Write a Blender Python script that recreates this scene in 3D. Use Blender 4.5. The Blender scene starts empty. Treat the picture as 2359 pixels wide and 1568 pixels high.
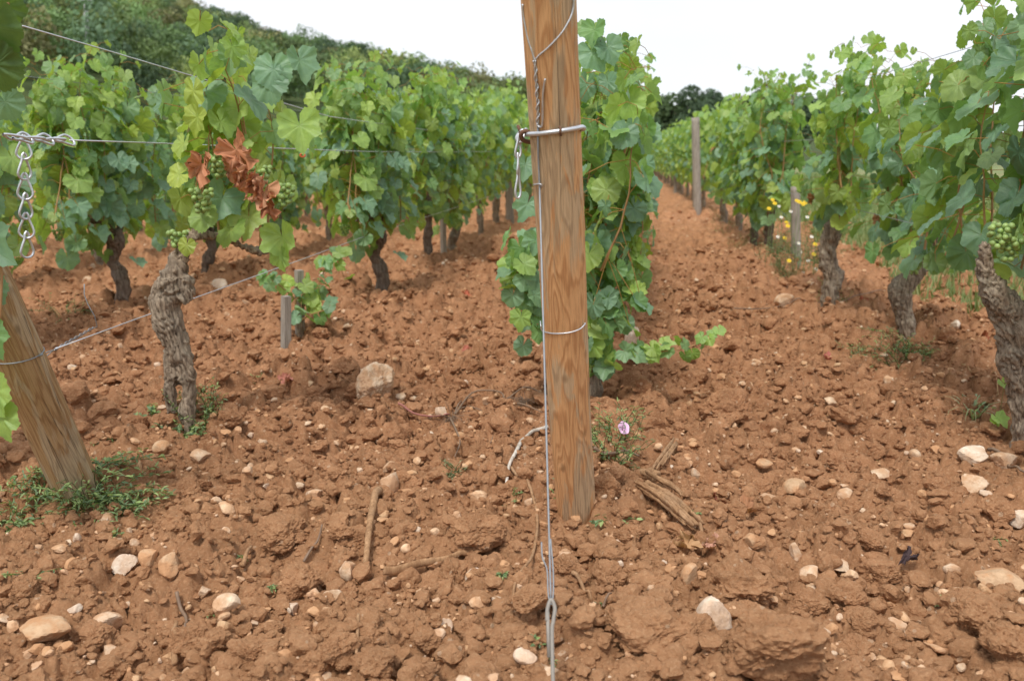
import bpy, math, random
import numpy as np
from mathutils import Vector, Matrix
R = math.radians
rnd = random.Random(7)
rng = np.random.default_rng(11)

# ------------------------------------------------------------------ camera, sky, sun, exposure
sc = bpy.context.scene
col = sc.collection
CAMH = 0.90
IW, IH, F = 2359.0, 1568.0, 2076.0            # photograph measured at this size
CX, CY = IW / 2, IH / 2
PITCH = math.atan((CY - 350) / F)
cd = bpy.data.cameras.new('camera'); cam = bpy.data.objects.new('camera', cd); col.objects.link(cam)
cam.location = (0, 0, CAMH); cam.rotation_euler = (R(90) - PITCH, 0, 0)
cd.sensor_width = 36; cd.lens = F / IW * 36; cd.clip_start = 0.02; cd.clip_end = 5000
cd.dof.use_dof = True; cd.dof.focus_distance = 2.15; cd.dof.aperture_fstop = 5.0
sc.camera = cam
SUN_EL, SUN_AZ = R(58), R(200)
w = bpy.data.worlds.new('World'); sc.world = w; w.use_nodes = True
nt = w.node_tree; nt.nodes.clear()
wo = nt.nodes.new('ShaderNodeOutputWorld'); bg = nt.nodes.new('ShaderNodeBackground')
sky = nt.nodes.new('ShaderNodeTexSky'); sky.sky_type = 'NISHITA'; sky.sun_disc = False
sky.sun_elevation = SUN_EL; sky.sun_rotation = SUN_AZ; sky.air_density = 1.0; sky.dust_density = 2.0
scl = nt.nodes.new('ShaderNodeVectorMath'); scl.operation = 'SCALE'; scl.inputs['Scale'].default_value = 1.9
tc = nt.nodes.new('ShaderNodeTexCoord'); mp = nt.nodes.new('ShaderNodeMapping'); mp.inputs['Scale'].default_value = (1.2, 1.2, 3.2)
cn = nt.nodes.new('ShaderNodeTexNoise'); cn.inputs['Scale'].default_value = 1.6; cn.inputs['Detail'].default_value = 5
cr = nt.nodes.new('ShaderNodeValToRGB'); cr.color_ramp.elements[0].position = .34; cr.color_ramp.elements[1].position = .58
cr.color_ramp.elements[0].color = (.6, .6, .6, 1); cr.color_ramp.elements[1].color = (.97, .97, .97, 1)
mx = nt.nodes.new('ShaderNodeMix'); mx.data_type = 'RGBA'; mx.inputs['B'].default_value = (8.1, 8.3, 8.7, 1)
L = nt.links
L.new(sky.outputs[0], scl.inputs[0]); L.new(tc.outputs['Generated'], mp.inputs[0]); L.new(mp.outputs[0], cn.inputs[0])
L.new(cn.outputs['Fac'], cr.inputs[0]); L.new(cr.outputs[0], mx.inputs['Factor']); L.new(scl.outputs[0], mx.inputs['A'])
L.new(mx.outputs['Result'], bg.inputs[0]); bg.inputs['Strength'].default_value = 0.10; L.new(bg.outputs[0], wo.inputs[0])
sd = bpy.data.lights.new('sun', 'SUN'); sun = bpy.data.objects.new('sun', sd); col.objects.link(sun)
sd.energy = 2.2; sd.angle = R(11); sd.color = (1, .96, .9)
sun.rotation_euler = (R(90) - SUN_EL, 0, R(180) - SUN_AZ)
sun.location = (0, 0, 30)
sc.view_settings.view_transform = 'Standard'; sc.view_settings.look = 'None'
sc.view_settings.exposure = 0.36; sc.view_settings.gamma = 1.0
sc.render.engine = 'CYCLES'
sc.cycles.max_bounces = 6; sc.cycles.diffuse_bounces = 3; sc.cycles.glossy_bounces = 2; sc.cycles.transmission_bounces = 4
sc.cycles.caustics_reflective = False; sc.cycles.caustics_refractive = False

# ------------------------------------------------------------------ projection helpers (photo pixel -> place)
def ray(px, py):
    a = (px - CX) / F; b = -(py - CY) / F; s, c = math.sin(PITCH), math.cos(PITCH)
    return np.array([a, c + b * s, -s + b * c])
CAM = np.array([0, 0, CAMH])
def at(px, py, Y):
    d = ray(px, py); return CAM + d * (Y / d[1])
ROWA = math.atan(250 / F)                      # heading of the rows
DV = np.array([math.sin(ROWA), math.cos(ROWA), 0]); DU = np.array([math.cos(ROWA), -math.sin(ROWA), 0])
UC, SP = -0.10, 1.36
UL, UR = -1.47, 1.22
def rowp(px, py, u):
    d = ray(px, py); return CAM + d * (u / float(d @ DU))
def uv(u, v, z=0): return DU * u + DV * v + np.array([0, 0, z])

# ------------------------------------------------------------------ numpy noise
def _h(ix, iy, iz, seed):
    n = (ix.astype(np.int64) * 374761393 + iy.astype(np.int64) * 668265263 + iz.astype(np.int64) * 2147483647 + seed * 1274126177) & 0xffffffff
    n = ((n ^ (n >> 13)) * 1274126177) & 0xffffffff
    n = ((n ^ (n >> 15)) * 2246822519) & 0xffffffff
    return ((n ^ (n >> 16)) & 0xffffff) / 16777216.0
def vn3(p, seed=0):
    p = np.asarray(p, float); i = np.floor(p); f = p - i; f = f * f * f * (f * (f * 6 - 15) + 10)
    ix, iy, iz = i[..., 0], i[..., 1], i[..., 2]; r = 0
    for a in (0, 1):
        for b in (0, 1):
            for c in (0, 1):
                wgt = (f[..., 0] if a else 1 - f[..., 0]) * (f[..., 1] if b else 1 - f[..., 1]) * (f[..., 2] if c else 1 - f[..., 2])
                r = r + wgt * _h(ix + a, iy + b, iz + c, seed)
    return r
def vn2(x, y, seed=0):
    i, j = np.floor(x), np.floor(y); fx, fy = x - i, y - j
    fx = fx * fx * (3 - 2 * fx); fy = fy * fy * (3 - 2 * fy); z = np.zeros_like(i)
    return (_h(i, j, z, seed) * (1 - fx) + _h(i + 1, j, z, seed) * fx) * (1 - fy) + (_h(i, j + 1, z, seed) * (1 - fx) + _h(i + 1, j + 1, z, seed) * fx) * fy
def worley(x, y, seed):
    i, j = np.floor(x), np.floor(y); z = np.zeros_like(i)
    f1 = np.full(x.shape, 9.); f2 = np.full(x.shape, 9.); cx = np.zeros(x.shape); cy = np.zeros(x.shape); dx = np.zeros(x.shape); dy = np.zeros(x.shape)
    for a in (-1, 0, 1):
        for b in (-1, 0, 1):
            gx, gy = i + a, j + b
            ex = x - (gx + .1 + .8 * _h(gx, gy, z, seed)); ey = y - (gy + .1 + .8 * _h(gx, gy, z, seed + 1))
            d = np.sqrt(ex * ex + ey * ey); m = d < f1
            f2 = np.where(m, f1, np.minimum(f2, d)); f1 = np.where(m, d, f1)
            cx = np.where(m, gx, cx); cy = np.where(m, gy, cy); dx = np.where(m, ex, dx); dy = np.where(m, ey, dy)
    return f1, f2, _h(cx, cy, z, seed + 2), _h(cx, cy, z, seed + 3), _h(cx, cy, z, seed + 4), dx, dy
def Hf(x, y):
    """height of the tilled soil"""
    x = np.asarray(x, float); y = np.asarray(y, float)
    r = np.sqrt(x * x + y * y) + .3; sp = r * .0032
    u = x * math.cos(ROWA) - y * math.sin(ROWA)
    h = .022 * np.cos(2 * math.pi * (u - UC) / 1.34)
    h = h + .06 * (vn2(x * 1.3, y * 1.3, 3) - .5) + .05 * (vn2(x * 4.1 + 7, y * 4.1, 4) - .5)
    wx = x + .05 * (vn2(x * 9, y * 9, 21) - .5) + .022 * (vn2(x * 31, y * 31, 22) - .5) + .008 * (vn2(x * 90, y * 90, 23) - .5)
    wy = y + .05 * (vn2(x * 9 + 50, y * 9, 24) - .5) + .022 * (vn2(x * 31 + 50, y * 31, 25) - .5) + .008 * (vn2(x * 90, y * 90 + 50, 26) - .5)
    for s, amp, gate, sd_ in ((.19, .038, .60, 31), (.085, .028, .42, 41), (.043, .0175, .28, 51), (.021, .0098, .12, 61), (.0105, .0052, .0, 71)):
        k = np.clip(s / (sp * 2.2) - .6, 0, 1)
        if not np.any(k > 0): continue
        f1, f2, a, b, c, dx, dy = worley(wx / s, wy / s, sd_)
        e = np.clip((f2 - f1) / .46, 0, 1); e = e * (2 - e)
        g = np.clip((a - gate) / .12, 0, 1) if gate > 0 else .4 + .6 * a
        h = h + k * amp * (1 + .8 * np.clip((r - 2.4) / 3.0, 0, 1)) * e * g * (.55 + .75 * c + 1.3 * ((b - .5) * dx + (c - .5) * dy))
    h = h + .011 * (vn2(x * 60, y * 60, 81) - .5) + .0065 * (vn2(x * 170, y * 170, 82) - .5) * np.clip(1.5 - r / 4, 0, 1)
    return h - .021
def hz(x, y): return float(Hf(np.array([x]), np.array([y]))[0])
def gp(px, py, lift=0.0):
    """where the ray through a photo pixel meets the soil"""
    z = 0.0; d = ray(px, py)
    for _ in range(6):
        p = CAM + d * ((z - CAMH) / d[2]); z = .5 * z + .5 * (hz(p[0], p[1]) + lift)
    return CAM + d * ((z - CAMH) / d[2])
def gb(px, py):
    p = gp(px, py); p[2] -= .004; return p
def gp0(px, py, z=0.0):
    d = ray(px, py); return CAM + d * ((z - CAMH) / d[2])

# ------------------------------------------------------------------ mesh helpers
class Buf:
    def __init__(s): s.v = []; s.f = {}; s.n = 0; s.t = []; s.c = []; s.m = {}
    def add(s, v, faces, tint=(1, 1, 1), co=None, mat=0):
        """faces: list of int arrays (m,k)"""
        v = np.asarray(v, float).reshape(-1, 3); n = len(v)
        s.v.append(v)
        t = np.empty((n, 3)); t[:] = np.asarray(tint, float); s.t.append(t)
        s.c.append(np.zeros((n, 3)) if co is None else np.asarray(co, float).reshape(-1, 3))
        for f in faces:
            f = np.asarray(f, int)
            if len(f): s.f.setdefault((f.shape[1], mat), []).append(f + s.n)
        s.n += n
    def arrays(s):
        return np.concatenate(s.v), s.f
    def mesh(s, name, mats, origin=(0, 0, 0), smooth=True):
        v = np.concatenate(s.v) - np.asarray(origin, float)
        loops = []; starts = []; mi = []; k0 = 0
        for (k, mat), fl in s.f.items():
            f = np.concatenate(fl); loops.append(f.ravel()); starts.append(k0 + np.arange(len(f)) * k); k0 += f.size
            mi.append(np.full(len(f), mat))
        loops = np.concatenate(loops); starts = np.concatenate(starts); mi = np.concatenate(mi)
        me = bpy.data.meshes.new(name)
        me.vertices.add(len(v)); me.vertices.foreach_set('co', v.astype(np.float32).ravel())
        me.loops.add(len(loops)); me.loops.foreach_set('vertex_index', loops.astype(np.int32))
        me.polygons.add(len(starts)); me.polygons.foreach_set('loop_start', starts.astype(np.int32))
        me.update(calc_edges=True); me.validate()
        if len(me.polygons) == len(starts):
            me.polygons.foreach_set('material_index', mi.astype(np.int32))
        me.polygons.foreach_set('use_smooth', np.full(len(me.polygons), smooth))
        a = me.attributes.new('tint', 'FLOAT_VECTOR', 'POINT'); a.data.foreach_set('vector', np.concatenate(s.t).astype(np.float32).ravel())
        a = me.attributes.new('leafco', 'FLOAT_VECTOR', 'POINT'); a.data.foreach_set('vector', np.concatenate(s.c).astype(np.float32).ravel())
        for m in (mats if isinstance(mats, (list, tuple)) else [mats]): me.materials.append(m)
        return me
def frames(P):
    T = np.gradient(P, axis=0); T /= np.linalg.norm(T, axis=1)[:, None] + 1e-12
    a = np.array([1., 0, 0]) if abs(T[0][0]) < .8 else np.array([0, 1., 0])
    N = np.zeros_like(P); n = np.cross(T[0], a); n /= np.linalg.norm(n); N[0] = n
    for i in range(1, len(P)):
        n = n - T[i] * (n @ T[i]); l = np.linalg.norm(n)
        n = n / l if l > 1e-9 else N[i - 1]; N[i] = n
    return T, N, np.cross(T, N)
def tube(buf, P, rad, k=8, tint=(1, 1, 1), caps=True, flat=1.0, mat=0, rough=0, seed=0):
    P = np.asarray(P, float); n = len(P)
    rad = np.full(n, rad) if np.isscalar(rad) else np.asarray(rad, float)
    T, N, B = frames(P)
    a = np.arange(k) / k * 2 * math.pi
    rr = rad[:, None] * np.ones(k)
    if rough:
        q = np.stack([np.cos(a)[None, :] * 1.7 * np.ones((n, 1)), np.sin(a)[None, :] * 1.7 * np.ones((n, 1)), (np.arange(n)[:, None] * .35) * np.ones(k)], -1)
        rr = rr * (1 + rough * (vn3(q + seed * 3.7, seed) * 2 - 1))
    V = P[:, None, :] + rr[..., None] * (np.cos(a)[None, :, None] * N[:, None, :] + flat * np.sin(a)[None, :, None] * B[:, None, :])
    V = V.reshape(-1, 3)
    i = np.arange(n - 1)[:, None] * k; j = np.arange(k)[None, :]; j2 = (j + 1) % k
    q = np.stack([i + j, i + j2, i + k + j2, i + k + j], -1).reshape(-1, 4)
    fs = [q]
    if caps:
        V = np.vstack([V, P[:1] - T[:1] * rad[0] * .15, P[-1:] + T[-1:] * rad[-1] * .15]); c0, c1 = n * k, n * k + 1; jj = np.arange(k)
        fs.append(np.stack([np.full(k, c0), (jj + 1) % k, jj], -1)); o = (n - 1) * k
        fs.append(np.stack([np.full(k, c1), o + jj, o + (jj + 1) % k], -1))
    co = np.zeros((len(V), 3)); co[:n * k, 0] = np.tile(np.arange(k) / k, n); co[:n * k, 1] = np.repeat(np.concatenate([[0], np.cumsum(np.linalg.norm(np.diff(P, axis=0), axis=1))]), k)
    buf.add(V, fs, tint, co, mat)
def spline(pts, n=24):
    """Catmull-Rom through points; pts may carry extra columns (radius)"""
    P = np.asarray(pts, float)
    if len(P) == 2: return P[0] + (P[1] - P[0]) * np.linspace(0, 1, n)[:, None]
    Q = np.vstack([2 * P[0] - P[1], P, 2 * P[-1] - P[-2]]); out = []
    m = len(P) - 1
    for t in np.linspace(0, m - 1e-6, n):
        i = int(t); f = t - i; a, b, c, d = Q[i], Q[i + 1], Q[i + 2], Q[i + 3]
        out.append(.5 * ((2 * b) + (-a + c) * f + (2 * a - 5 * b + 4 * c - d) * f * f + (-a + 3 * b - 3 * c + d) * f ** 3))
    return np.array(out)
def tag(o, label=None, cat=None, group=None, kind=None):
    if label: o['label'] = label
    if cat: o['category'] = cat
    if group: o['group'] = group
    if kind: o['kind'] = kind
    return o
def empty(name, loc, label, cat, group=None, rz=0):
    o = bpy.data.objects.new(name, None); col.objects.link(o); o.location = tuple(loc); o.rotation_euler = (0, 0, rz); o.empty_display_size = .05
    return tag(o, label, cat, group)
def link(name, me, parent=None, loc=None):
    o = bpy.data.objects.new(name, me); col.objects.link(o)
    if parent is not None: o.parent = parent
    if loc is not None: o.location = tuple(loc)
    return o
def part(name, buf, mats, parent, smooth=True):
    """world-space buffer -> part of an unrotated empty"""
    return link(name, buf.mesh(name, mats, origin=tuple(parent.location), smooth=smooth), parent)
def thing(name, buf, mats, loc, label, cat, group=None, smooth=True):
    o = link(name, buf.mesh(name, mats, origin=loc, smooth=smooth), None, loc); return tag(o, label, cat, group)
def copy_tree(o, parent=None):
    c = o.copy(); col.objects.link(c)
    if parent is not None: c.parent = parent
    for ch in list(o.children): copy_tree(ch, c)
    return c
def rotm(rx, ry, rz): return np.array(Matrix.Rotation(rz, 3, 'Z') @ Matrix.Rotation(ry, 3, 'Y') @ Matrix.Rotation(rx, 3, 'X'))
def unit(v): v = np.asarray(v, float); return v / (np.linalg.norm(v) + 1e-12)

# ------------------------------------------------------------------ materials
def mat(name):
    m = bpy.data.materials.new(name); m.use_nodes = True; m.node_tree.nodes.clear(); return m, NB(m.node_tree)
class NB:
    def __init__(s, t): s.t = t
    def n(s, ty, **kw):
        nd = s.t.nodes.new('ShaderNode' + ty)
        for k, v in kw.items(): setattr(nd, k, v)
        return nd
    def set(s, sock, v):
        if isinstance(v, bpy.types.NodeSocket): s.t.links.new(v, sock)
        elif v is not None: sock.default_value = v
    def m(s, op, a, b=None, c=None, clamp=False):
        nd = s.n('Math', operation=op, use_clamp=clamp)
        for i, v in enumerate((a, b, c)):
            if v is not None: s.set(nd.inputs[i], v)
        return nd.outputs[0]
    def mix(s, f, a, b):
        nd = s.n('Mix', data_type='RGBA'); s.set(nd.inputs['Factor'], f)
        for k, v in (('A', a), ('B', b)):
            s.set(nd.inputs[k], (*v, 1) if isinstance(v, tuple) and len(v) == 3 else v)
        return nd.outputs['Result']
    def mul(s, a, b):
        nd = s.n('Mix', data_type='RGBA', blend_type='MULTIPLY'); nd.inputs['Factor'].default_value = 1
        for k, v in (('A', a), ('B', b)):
            s.set(nd.inputs[k], (*v, 1) if isinstance(v, tuple) and len(v) == 3 else v)
        return nd.outputs['Result']
    def noise(s, vec, scale, detail=3, rough=.55, dist=0):
        nd = s.n('TexNoise'); s.set(nd.inputs['Vector'], vec); nd.inputs['Scale'].default_value = scale
        nd.inputs['Detail'].default_value = detail; nd.inputs['Roughness'].default_value = rough; nd.inputs['Distortion'].default_value = dist
        return nd.outputs['Fac']
    def ramp(s, f, *els):
        nd = s.n('ValToRGB'); s.set(nd.inputs[0], f); e = nd.color_ramp.elements
        while len(e) < len(els): e.new(.5)
        for i, (p, c) in enumerate(els):
            e[i].position = p; e[i].color = (*c, 1) if isinstance(c, tuple) else (c, c, c, 1)
        return nd.outputs[0]
    def mapping(s, vec, scale=(1, 1, 1), rot=(0, 0, 0)):
        nd = s.n('Mapping'); s.set(nd.inputs[0], vec); nd.inputs['Scale'].default_value = scale; nd.inputs['Rotation'].default_value = rot; return nd.outputs[0]
    def obj(s): return s.n('TexCoord').outputs['Object']
    def geo(s): return s.n('NewGeometry')
    def attr(s, name): nd = s.n('Attribute', attribute_name=name); return nd
    def bump(s, h, strength, dist):
        nd = s.n('Bump'); s.set(nd.inputs['Height'], h); nd.inputs['Strength'].default_value = strength; nd.inputs['Distance'].default_value = dist; return nd.outputs[0]
    def pbr(s, colr, rough=.8, spec=.3, nrm=None, metal=0, sheen=0):
        nd = s.n('BsdfPrincipled'); s.set(nd.inputs['Base Color'], (*colr, 1) if isinstance(colr, tuple) else colr)
        s.set(nd.inputs['Roughness'], rough); nd.inputs['Specular IOR Level'].default_value = spec; nd.inputs['Metallic'].default_value = metal
        if nrm is not None: s.set(nd.inputs['Normal'], nrm)
        return nd.outputs[0]
    def out(s, sh): o = s.n('OutputMaterial'); s.t.links.new(sh, o.inputs[0])
SOIL_A, SOIL_B, SOIL_C = (.240, .103, .045), (.540, .272, .138), (.78, .52, .31)
def m_soil(name='red_soil', far=False):
    m, b = mat(name); P = b.geo().outputs['Position']
    n1 = b.noise(P, 2.2, 4); n2 = b.noise(P, 19, 5, .65); n3 = b.noise(P, 160, 3, .6)
    c = b.mix(b.ramp(n2, (.3, 0.), (.72, 1.)), SOIL_A, SOIL_B)
    c = b.mix(b.m('MULTIPLY', b.ramp(n1, (.35, 0.), (.75, 1.)), .45), c, SOIL_B)
    c = b.mix(b.m('MULTIPLY', b.ramp(n3, (.5, 0.), (.8, 1.)), .5), c, SOIL_C)
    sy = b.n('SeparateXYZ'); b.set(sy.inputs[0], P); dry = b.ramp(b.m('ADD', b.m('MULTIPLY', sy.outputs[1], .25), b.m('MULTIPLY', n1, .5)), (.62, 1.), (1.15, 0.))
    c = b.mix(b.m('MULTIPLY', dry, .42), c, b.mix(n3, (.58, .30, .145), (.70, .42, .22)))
    v = b.n('TexVoronoi'); b.set(v.inputs['Vector'], P); v.inputs['Scale'].default_value = 55; v.inputs['Randomness'].default_value = 1
    sel = b.m('GREATER_THAN', b.n('SeparateColor').outputs[0], .5)
    sp = b.n('SeparateColor'); b.set(sp.inputs[0], v.outputs['Color'])
    sel = b.m('GREATER_THAN', sp.outputs[0], .86); dot = b.m('LESS_THAN', v.outputs['Distance'], b.m('MULTIPLY', sp.outputs[1], .36))
    c = b.mix(b.m('MULTIPLY', b.m('MULTIPLY', sel, dot), .75), c, (.62, .42, .27))
    h = b.m('ADD', b.m('MULTIPLY', b.noise(P, 70, 7, .78), 1.3), b.m('MULTIPLY', b.noise(P, 300, 4, .7), .5))
    b.out(b.pbr(c, .95, .12, b.bump(h, 1.0, .009))); return m
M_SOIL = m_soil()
def m_stone(name, c1, c2, dirt=.5):
    m, b = mat(name); P = b.geo().outputs['Position']; t = b.attr('tint').outputs['Color']
    c = b.mul(b.mix(b.ramp(b.noise(P, 45, 5, .65), (.3, 0.), (.7, 1.)), c1, c2), t)
    c = b.mix(b.m('MULTIPLY', b.ramp(b.noise(P, 22, 5, .6), (.41, 0.), (.57, 1.)), dirt), c, (.50, .265, .13))
    c = b.mix(b.m('MULTIPLY', b.ramp(b.noise(P, 120, 3, .6), (.55, 0.), (.75, 1.)), .35), c, SOIL_A)
    b.out(b.pbr(c, .85, .25, b.bump(b.noise(P, 110, 5, .65), .6, .004))); return m
M_STONE = m_stone('limestone', (.50, .34, .21), (.74, .58, .42), .7)
M_STONEC = m_stone('clean_limestone', (.58, .44, .31), (.80, .69, .56), .45)
M_TAN = m_stone('dusty_stone', (.44, .28, .16), (.60, .41, .25), .92)
def m_leaf(name, vein=True):
    m, b = mat(name); t = b.attr('tint').outputs['Color']; lc = b.attr('leafco').outputs['Vector']
    sx = b.n('SeparateXYZ'); b.set(sx.inputs[0], lc); x = b.m('ABSOLUTE', sx.outputs[0]); y = sx.outputs[1]; e = sx.outputs[2]
    P = b.geo().outputs['Position']; bf = b.geo().outputs['Backfacing']
    vm = None
    for a in (0, 55, 112):
        cs, sn = math.cos(R(a)), math.sin(R(a))
        al = b.m('ADD', b.m('MULTIPLY', x, sn), b.m('MULTIPLY', y, cs)); ac = b.m('ABSOLUTE', b.m('SUBTRACT', b.m('MULTIPLY', x, cs), b.m('MULTIPLY', y, sn)))
        wd = b.m('SUBTRACT', .034, b.m('MULTIPLY', al, .022))
        k = b.m('MULTIPLY', b.m('SUBTRACT', 1, b.m('DIVIDE', ac, wd), clamp=True), b.m('GREATER_THAN', al, -.02))
        vm = k if vm is None else b.m('MAXIMUM', vm, k)
        # side veins of the lobe
        s2 = b.m('SINE', b.m('MULTIPLY', b.m('SUBTRACT', al, b.m('MULTIPLY', ac, .8)), 34))
        k2 = b.m('MULTIPLY', b.m('MULTIPLY', b.m('GREATER_THAN', s2, .88), b.m('LESS_THAN', ac, b.m('MULTIPLY', al, .42))), .22)
        vm = b.m('MAXIMUM', vm, k2)
    n1 = b.noise(P, 38, 4, .6)
    c = b.mix(b.ramp(n1, (.3, 0.), (.75, 1.)), b.mul(t, (.80, .84, .86)), b.mul(t, (1.15, 1.12, 1.05)))
    c = b.mix(b.m('MULTIPLY', vm, .17), c, b.mix(.5, t, (.34, .42, .13)))
    # the underside is paler and yellower
    c = b.mix(b.m('MULTIPLY', bf, .55), c, b.mul(b.mix(.35, t, (.22, .34, .10)), (1.25, 1.2, 1.0)))
    # dry brown blotches at some margins
    br = b.m('MULTIPLY', b.m('MULTIPLY', b.ramp(b.noise(P, 7, 2), (.60, 0.), (.66, 1.)), b.ramp(b.m('ADD', e, b.m('MULTIPLY', b.noise(P, 60, 3), .5)), (1.12, 0.), (1.3, 1.))), .8)
    c = b.mix(br, c, (.34, .17, .06))
    h = b.m('ADD', b.m('MULTIPLY', vm, -.6), b.noise(P, 90, 3))
    nm = b.bump(h, .45, .003)
    pb = b.pbr(c, b.m('ADD', .48, b.m('MULTIPLY', bf, .3)), .55, nm)
    tr = b.n('BsdfTranslucent'); b.set(tr.inputs[0], b.mul(c, (1.6, 1.6, .8))); b.set(tr.inputs['Normal'], nm)
    ms = b.n('MixShader'); ms.inputs[0].default_value = .36; m.node_tree.links.new(pb, ms.inputs[1]); m.node_tree.links.new(tr.outputs[0], ms.inputs[2])
    b.out(ms.outputs[0]); return m
M_LEAF = m_leaf('vine_leaf')
def m_simple_leaf(name, c1=None, tr_=.3, rough=.55):
    m, b = mat(name); t = b.attr('tint').outputs['Color']; P = b.geo().outputs['Position']
    c = b.mix(b.noise(P, 50, 3), b.mul(t, (.8, .82, .8)), b.mul(t, (1.2, 1.18, 1.1)))
    pb = b.pbr(c, rough, .3)
    tr = b.n('BsdfTranslucent'); b.set(tr.inputs[0], b.mul(c, (1.5, 1.5, .8)))
    ms = b.n('MixShader'); ms.inputs[0].default_value = tr_; m.node_tree.links.new(pb, ms.inputs[1]); m.node_tree.links.new(tr.outputs[0], ms.inputs[2])
    b.out(ms.outputs[0]); return m
M_WEED = m_simple_leaf('weed_leaf')
M_TREE = m_simple_leaf('tree_foliage', tr_=.2, rough=.7)
M_DEAD = m_simple_leaf('withered_leaf', tr_=.15, rough=.75)
def m_meadow():
    m, b = mat('meadow_ground'); P = b.geo().outputs['Position']
    c = b.mix(b.ramp(b.noise(P, 3, 5, .7), (.40, 0.), (.60, 1.)), (.16, .21, .085), (.27, .29, .14)); c = b.mix(b.ramp(b.noise(P, 1.1, 4), (.56, 0.), (.68, .7)), c, (.40, .24, .13))
    b.out(b.pbr(c, .95, .1, b.bump(b.noise(P, 40, 6, .75), 1.0, .03))); return m
M_MEADOW = m_meadow()
def m_bark(name, c1, c2, c3, sc_=1.0):
    m, b = mat(name); P = b.obj()
    q = b.mapping(P, (1, 1, .16)); n = b.noise(q, 95 * sc_, 5, .7, .6); n2 = b.noise(P, 14, 3)
    c = b.mix(b.ramp(n, (.32, 0.), (.68, 1.)), c1, c2); c = b.mix(b.m('MULTIPLY', b.ramp(n2, (.45, 0.), (.7, 1.)), .6), c, c3)
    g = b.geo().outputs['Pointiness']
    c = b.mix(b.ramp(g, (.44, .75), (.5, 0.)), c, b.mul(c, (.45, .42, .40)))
    b.out(b.pbr(c, .92, .15, b.bump(n, .9, .006))); return m
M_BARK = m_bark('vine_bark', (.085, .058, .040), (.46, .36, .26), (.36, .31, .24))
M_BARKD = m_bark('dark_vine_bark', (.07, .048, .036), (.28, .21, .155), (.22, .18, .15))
def m_cane(name, c1, c2):
    m, b = mat(name); P = b.obj(); t = b.attr('tint').outputs['Color']
    c = b.mul(b.mix(b.noise(b.mapping(P, (1, 1, .3)), 90, 3), c1, c2), t); b.out(b.pbr(c, .6, .3)); return m
M_CANE = m_cane('cane', (.30, .16, .07), (.46, .27, .12))
M_STEM = m_cane('green_stem', (.20, .22, .07), (.34, .22, .10))
M_TWIG = m_cane('dry_twig', (.14, .09, .06), (.30, .20, .13))
M_WSTEM = m_cane('weed_stem', (.16, .24, .08), (.28, .36, .14))
def m_post(name, warm, grey, amt=.5, rings=1.0):
    m, b = mat(name); P = b.obj(); sx = b.n('SeparateXYZ'); b.set(sx.inputs[0], P)
    wob = b.noise(b.mapping(P, (1, 1, .15)), 15, 2, .5); wob2 = b.noise(b.mapping(P, (1, 1, .12)), 60, 3, .6)
    rr = b.m('SQRT', b.m('ADD', b.m('POWER', sx.outputs[0], 2), b.m('POWER', sx.outputs[1], 2)))
    ph = b.m('ADD', b.m('MULTIPLY', rr, 1200), b.m('ADD', b.m('MULTIPLY', wob, 96 * rings), b.m('MULTIPLY', wob2, 5.0)))
    g = b.m('ADD', b.m('MULTIPLY', b.m('SINE', ph), .5), .5)
    fib = b.noise(b.mapping(P, (1, 1, .035)), 420, 4, .7)
    big = b.noise(b.mapping(P, (1, 1, .16)), 26, 5, .62, .8); big2 = b.noise(b.mapping(P, (1, 1, .4)), 6, 3)
    dark = tuple(v * k for v, k in zip(warm, (.55, .40, .30)))
    c = b.mix(b.m('MULTIPLY', b.ramp(g, (.55, 0.), (1.0, 1.)), .5), warm, dark)
    gm = b.ramp(b.m('ADD', big, b.m('MULTIPLY', b.m('SUBTRACT', big2, .5), .9)), (.44 + amt * .12, 0.), (.50 + amt * .12, 1.))
    gm = .98 if amt > .9 else gm
    gcol = b.mix(b.m('MULTIPLY', b.ramp(g, (.6, 0.), (.95, 1.)), .45), grey, tuple(v * .5 for v in grey))
    c = b.mix(b.m('MULTIPLY', gm, .85), c, gcol)
    c = b.mix(b.m('MULTIPLY', b.ramp(fib, (.38, 1.), (.55, 0.)), .5), c, b.mul(c, (.55, .5, .46)))
    ck = b.noise(b.mapping(P, (1, 1, .014)), 44, 2, .4); ckm = b.ramp(b.m('ABSOLUTE', b.m('SUBTRACT', ck, .5)), (.0, 1.), (.0055, 0.))
    ckm = b.m('MULTIPLY', ckm, b.ramp(b.noise(b.mapping(P, (1, 1, .3)), 7, 1), (.46, 0.), (.52, 1.)))
    c = b.mix(b.m('MULTIPLY', ckm, .85), c, (.05, .03, .02))
    v = b.n('TexVoronoi'); b.set(v.inputs['Vector'], b.mapping(P, (1, 1, .62))); v.inputs['Scale'].default_value = 13
    c = b.mix(b.m('MULTIPLY', b.ramp(v.outputs['Distance'], (.05, 1.), (.13, 0.)), .6), c, tuple(v_ * .35 for v_ in warm))
    h = b.m('ADD', b.m('MULTIPLY', fib, .7), b.m('SUBTRACT', b.m('MULTIPLY', g, .6), b.m('MULTIPLY', ckm, 2.0)))
    b.out(b.pbr(c, .72, .25, b.bump(h, .55, .003))); return m
M_POST = m_post('orange_weathered_pine', (.72, .405, .19), (.61, .45, .28), .62 * .8)
M_POSTL = m_post('brown_weathered_pine', (.41, .265, .13), (.48, .37, .235), .40)
M_STAKE = m_post('grey_stake_wood', (.30, .25, .19), (.37, .33, .28), 1.0, .4)
def m_metal(name, c, rough=.4, metal=.85):
    m, b = mat(name); P = b.obj(); n = b.noise(P, 160, 3)
    b.out(b.pbr(b.mix(n, tuple(v * .75 for v in c), tuple(min(1, v * 1.15) for v in c)), b.m('ADD', rough, b.m('MULTIPLY', n, .2)), .5, None, metal)); return m
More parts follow.
